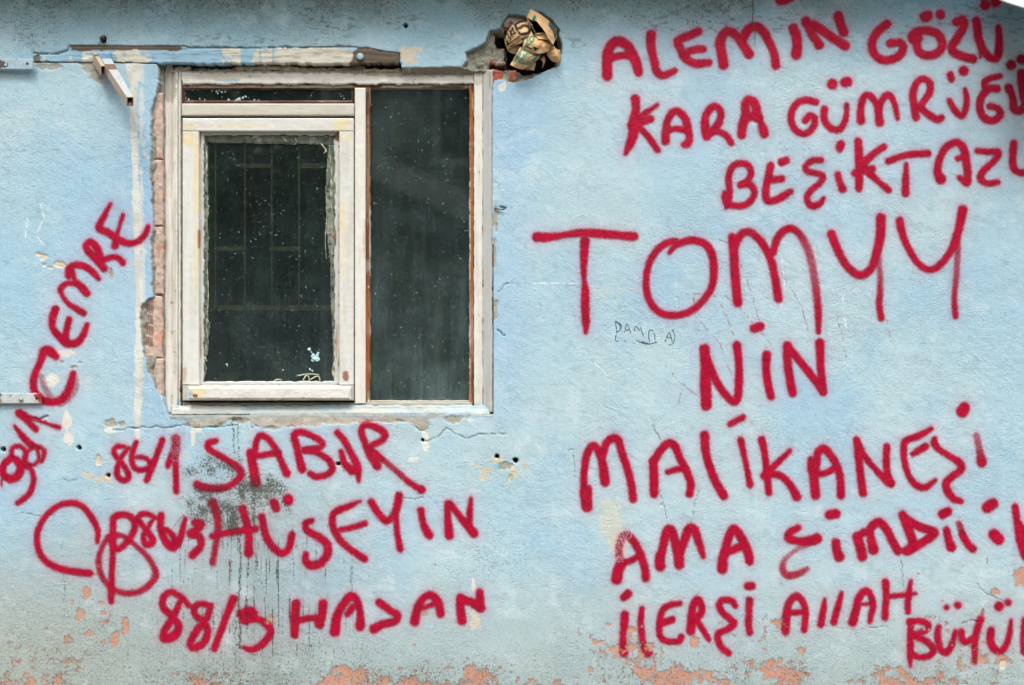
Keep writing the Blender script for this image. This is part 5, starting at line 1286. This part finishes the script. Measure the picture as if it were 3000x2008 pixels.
patch('fold', [[(1330, 960, 1.2), (1380, 880, 1.8), (1450, 800, 3.6)], [(1430, 1080, 1.6), (1460, 960, 3.6), (1490, 850, 4.0)], [(1545, 1105, 2.0), (1530, 980, 4.2), (1530, 880, 4.0)], [(1585, 1000, 1.0), (1580, 930, 2.4), (1575, 880, 2.6)]], lambda X, Y, U, W_: base_(X), 871, crum=.0012)
patch('fold', [[(1290, 980, -.5), (1220, 1050, 1.6)], [(1310, 1080, .2), (1270, 1100, 1.8)], [(1280, 1160, 0), (1255, 1210, 1.0)]], lambda X, Y, U, W_: mix(base_(X), .4, KD), 881, crum=.0008)
patch('fold', [[(1000, 1180, .5), (960, 1240, 1.2)], [(1080, 1120, 1.2), (1060, 1240, 1.6)], [(1150, 1110, .6), (1110, 1250, .6)]], lambda X, Y, U, W_: base_(X), 891, crum=.0008)
patch('sheet', [[(640, 830, 0), (640, 900, .2)], [(740, 820, 1.6), (760, 960, 1.0)], [(860, 800, 2.8), (840, 920, 1.4)]], lambda X, Y, U, W_: mix(base_(X), .5, srgb(120, 110, 80)), 896, crum=.001)

# ------------------------------------------------------------------ awning corner top right, eave, street
tarp = thing('awning', 'corner of a white cloth awning at the top right edge', 'awning')
tm = m_plain('white_canvas', srgb(224, 220, 208), .7, srgb(196, 196, 190), 6, .002)
nu, nv_ = 22, 10; VV = []
for i in range(nu):
    u = i / (nu - 1)
    xx = 2928 + u * 520
    yb_ = 3 + 20 * ((xx - 2939) / 61) ** .9 if xx > 2939 else 3 - (2939 - xx) * .45
    yb_ = min(yb_, 60 + (xx - 3000) * .12)
    for j in range(nv_):
        v = j / (nv_ - 1)
        dep = .30 - .22 * v + .006 * math.sin(u * 26 + v * 3)
        p = P3(xx, yb_ - v * 90, -dep); VV.append(p)
cl = build('cloth', np.array(VV), grid_faces(nu, nv_)[:, ::-1], tm, tarp, smooth=True)
so_ = cl.modifiers.new('thickness', 'SOLIDIFY'); so_.thickness = .003
tube('hem', [VV[i * nv_] for i in range(nu)], .004, tm, tarp, 8, c=srgb(224, 220, 208))

eave = thing('roof_eave', 'unseen timber eave above the blue wall, sized to shade its top', 'eave')
em = m_plain('dark_eave_board', srgb(110, 96, 82), .8, srgb(84, 74, 64), 12, .002)  # eave out of view, put in to shade the top of the wall
for k in range(12):
    box3('eave_board', (-7 + k * 1.2, -.14, 3.125 + .002 * (k % 2)), (-7 + k * 1.2 + 1.195, .3, 3.15 + .002 * (k % 2)), em, eave)
box3('fascia', (-7, -.165, 3.09), (7.4, -.142, 3.24), em, eave)

asph = m_plain('asphalt', srgb(96, 94, 92), .9, srgb(74, 73, 72), 8, .004)
pave = m_plain('pavement_concrete', srgb(150, 146, 138), .9, srgb(126, 122, 116), 5, .003)
g = build('road', np.array([(-80, -90, 0), (80, -90, 0), (80, 60, 0), (-80, 60, 0)], float), [(0, 1, 2, 3)], asph); g['kind'] = 'structure'
pv = box3('pavement', (-30, -1.4, -.02), (30, -.012, .12), pave); pv['kind'] = 'structure'

# houses across the lane: they only show as reflections in the panes
hm = m_plain('ochre_render', srgb(178, 160, 132), .9, srgb(150, 134, 112), 2, .003)
hd = m_plain('dark_window_glass', srgb(30, 34, 38), .2, sc=4, bump=0)
hr = m_plain('roof_tiles', srgb(126, 70, 52), .8, srgb(96, 56, 44), 10, .01)
hw = m_plain('white_trim', srgb(205, 202, 194), .7, sc=4, bump=.001)
def far_house(x0, x1, z1, y, label, mm):
    h_ = thing('house', label, 'house')
    box3('wall', (x0, y - 6, 0), (x1, y, z1), mm, h_)
    V = [(x0 - .3, y + .6, z1 - .1), (x1 + .3, y + .6, z1 - .1), (x1 + .3, y - 3, z1 + 1.5), (x0 - .3, y - 3, z1 + 1.5), (x0 - .3, y - 6.5, z1 - .1), (x1 + .3, y - 6.5, z1 - .1)]
    build('roof', np.array(V), [(0, 3, 2, 1), (3, 4, 5, 2), (0, 1, 5, 4), (0, 4, 3), (1, 2, 5)], hr, h_)
    n = int((x1 - x0) / 2.2)
    for fl in range(int(z1 // 2.8)):
        for k in range(n):
            cx = x0 + (k + .5) * (x1 - x0) / n; zz = .95 + fl * 2.8
            wdw = bpy.data.objects.new('window', None); col.objects.link(wdw); wdw.parent = h_
            box3('pane', (cx - .48, y + .004, zz), (cx + .48, y + .02, zz + 1.3), hd, wdw)
            box3('sill', (cx - .6, y + .021, zz - .08), (cx + .6, y + .12, zz - .004), hw, wdw)
            for q in (-1, 1): box3('frame', (cx + q * .53 - .045, y + .004, zz), (cx + q * .53 + .045, y + .05, zz + 1.3), hw, wdw)
far_house(-12.5, -4.3, 5.7, -9.6, 'two-storey ochre house across the lane', hm)
far_house(-3.9, 3.2, 5.9, -9.9, 'two-storey grey house across the lane', m_plain('grey_render', srgb(150, 150, 146), .9, srgb(124, 124, 122), 2, .003))
far_house(3.7, 12.5, 5.6, -9.5, 'two-storey cream house across the lane', m_plain('cream_render', srgb(200, 190, 165), .9, srgb(170, 160, 140), 2, .003))

# sloping lean-to roof on the grey house and a street tree: both show faintly in the panes
hg = bpy.data.objects['house.001']
Vx = [(-2.3, -9.88, 3.90), (.3, -9.88, 2.75), (.3, -9.2, 2.60), (-2.3, -9.2, 3.75)]
Vx = Vx + [(a, b, c + .26) for a, b, c in Vx]
build('lean_to_roof', np.array(Vx), [(0, 1, 2, 3), (7, 6, 5, 4), (0, 4, 5, 1), (1, 5, 6, 2), (2, 6, 7, 3), (3, 7, 4, 0)], hw, hg)
tree = thing('street_tree', 'dark leafy tree across the lane', 'tree')
bark = m_plain('bark', srgb(92, 76, 62), .9, srgb(62, 52, 44), 12, .01)
tube('trunk', [(-3.0, -8.3, 0), (-2.95, -8.3, 1.2), (-2.85, -8.25, 2.2), (-2.7, -8.2, 3.1)], [.13, .11, .08, .04], bark, tree)
for q in [((-2.9, -8.27, 1.7), (-3.4, -8.1, 2.6), (-3.7, -8.0, 3.3)), ((-2.86, -8.25, 2.1), (-2.3, -8.4, 2.9), (-2.1, -8.5, 3.5))]:
    tube('limb', list(q), [.06, .04, .015], bark, tree)
rg = np.random.RandomState(4); LV = []; LF = []
cl_ = [(-2.9, -8.2, 3.4, .75), (-3.5, -8.0, 3.1, .55), (-2.2, -8.4, 3.3, .6), (-2.8, -8.3, 2.5, .5), (-3.2, -8.4, 3.9, .5), (-2.3, -8.1, 2.5, .35)]
for cx_, cy_, cz_, rr_ in cl_:
    for _ in range(int(900 * rr_)):
        d_ = rg.normal(size=3); d_ /= np.linalg.norm(d_); p_ = np.array([cx_, cy_, cz_]) + d_ * rr_ * rg.rand() ** .4
        a_ = rg.normal(size=3); a_ /= np.linalg.norm(a_); b_ = np.cross(a_, rg.normal(size=3)); b_ /= np.linalg.norm(b_)
        k_ = len(LV); LV += [p_ + a_ * .07, p_ + b_ * .035, p_ - a_ * .07, p_ - b_ * .035]; LF.append((k_, k_ + 1, k_ + 2, k_ + 3))
build('crown', np.array(LV), np.array(LF), m_plain('leaf_green', srgb(74, 92, 52), .6, srgb(52, 70, 38), 4, .0), tree)
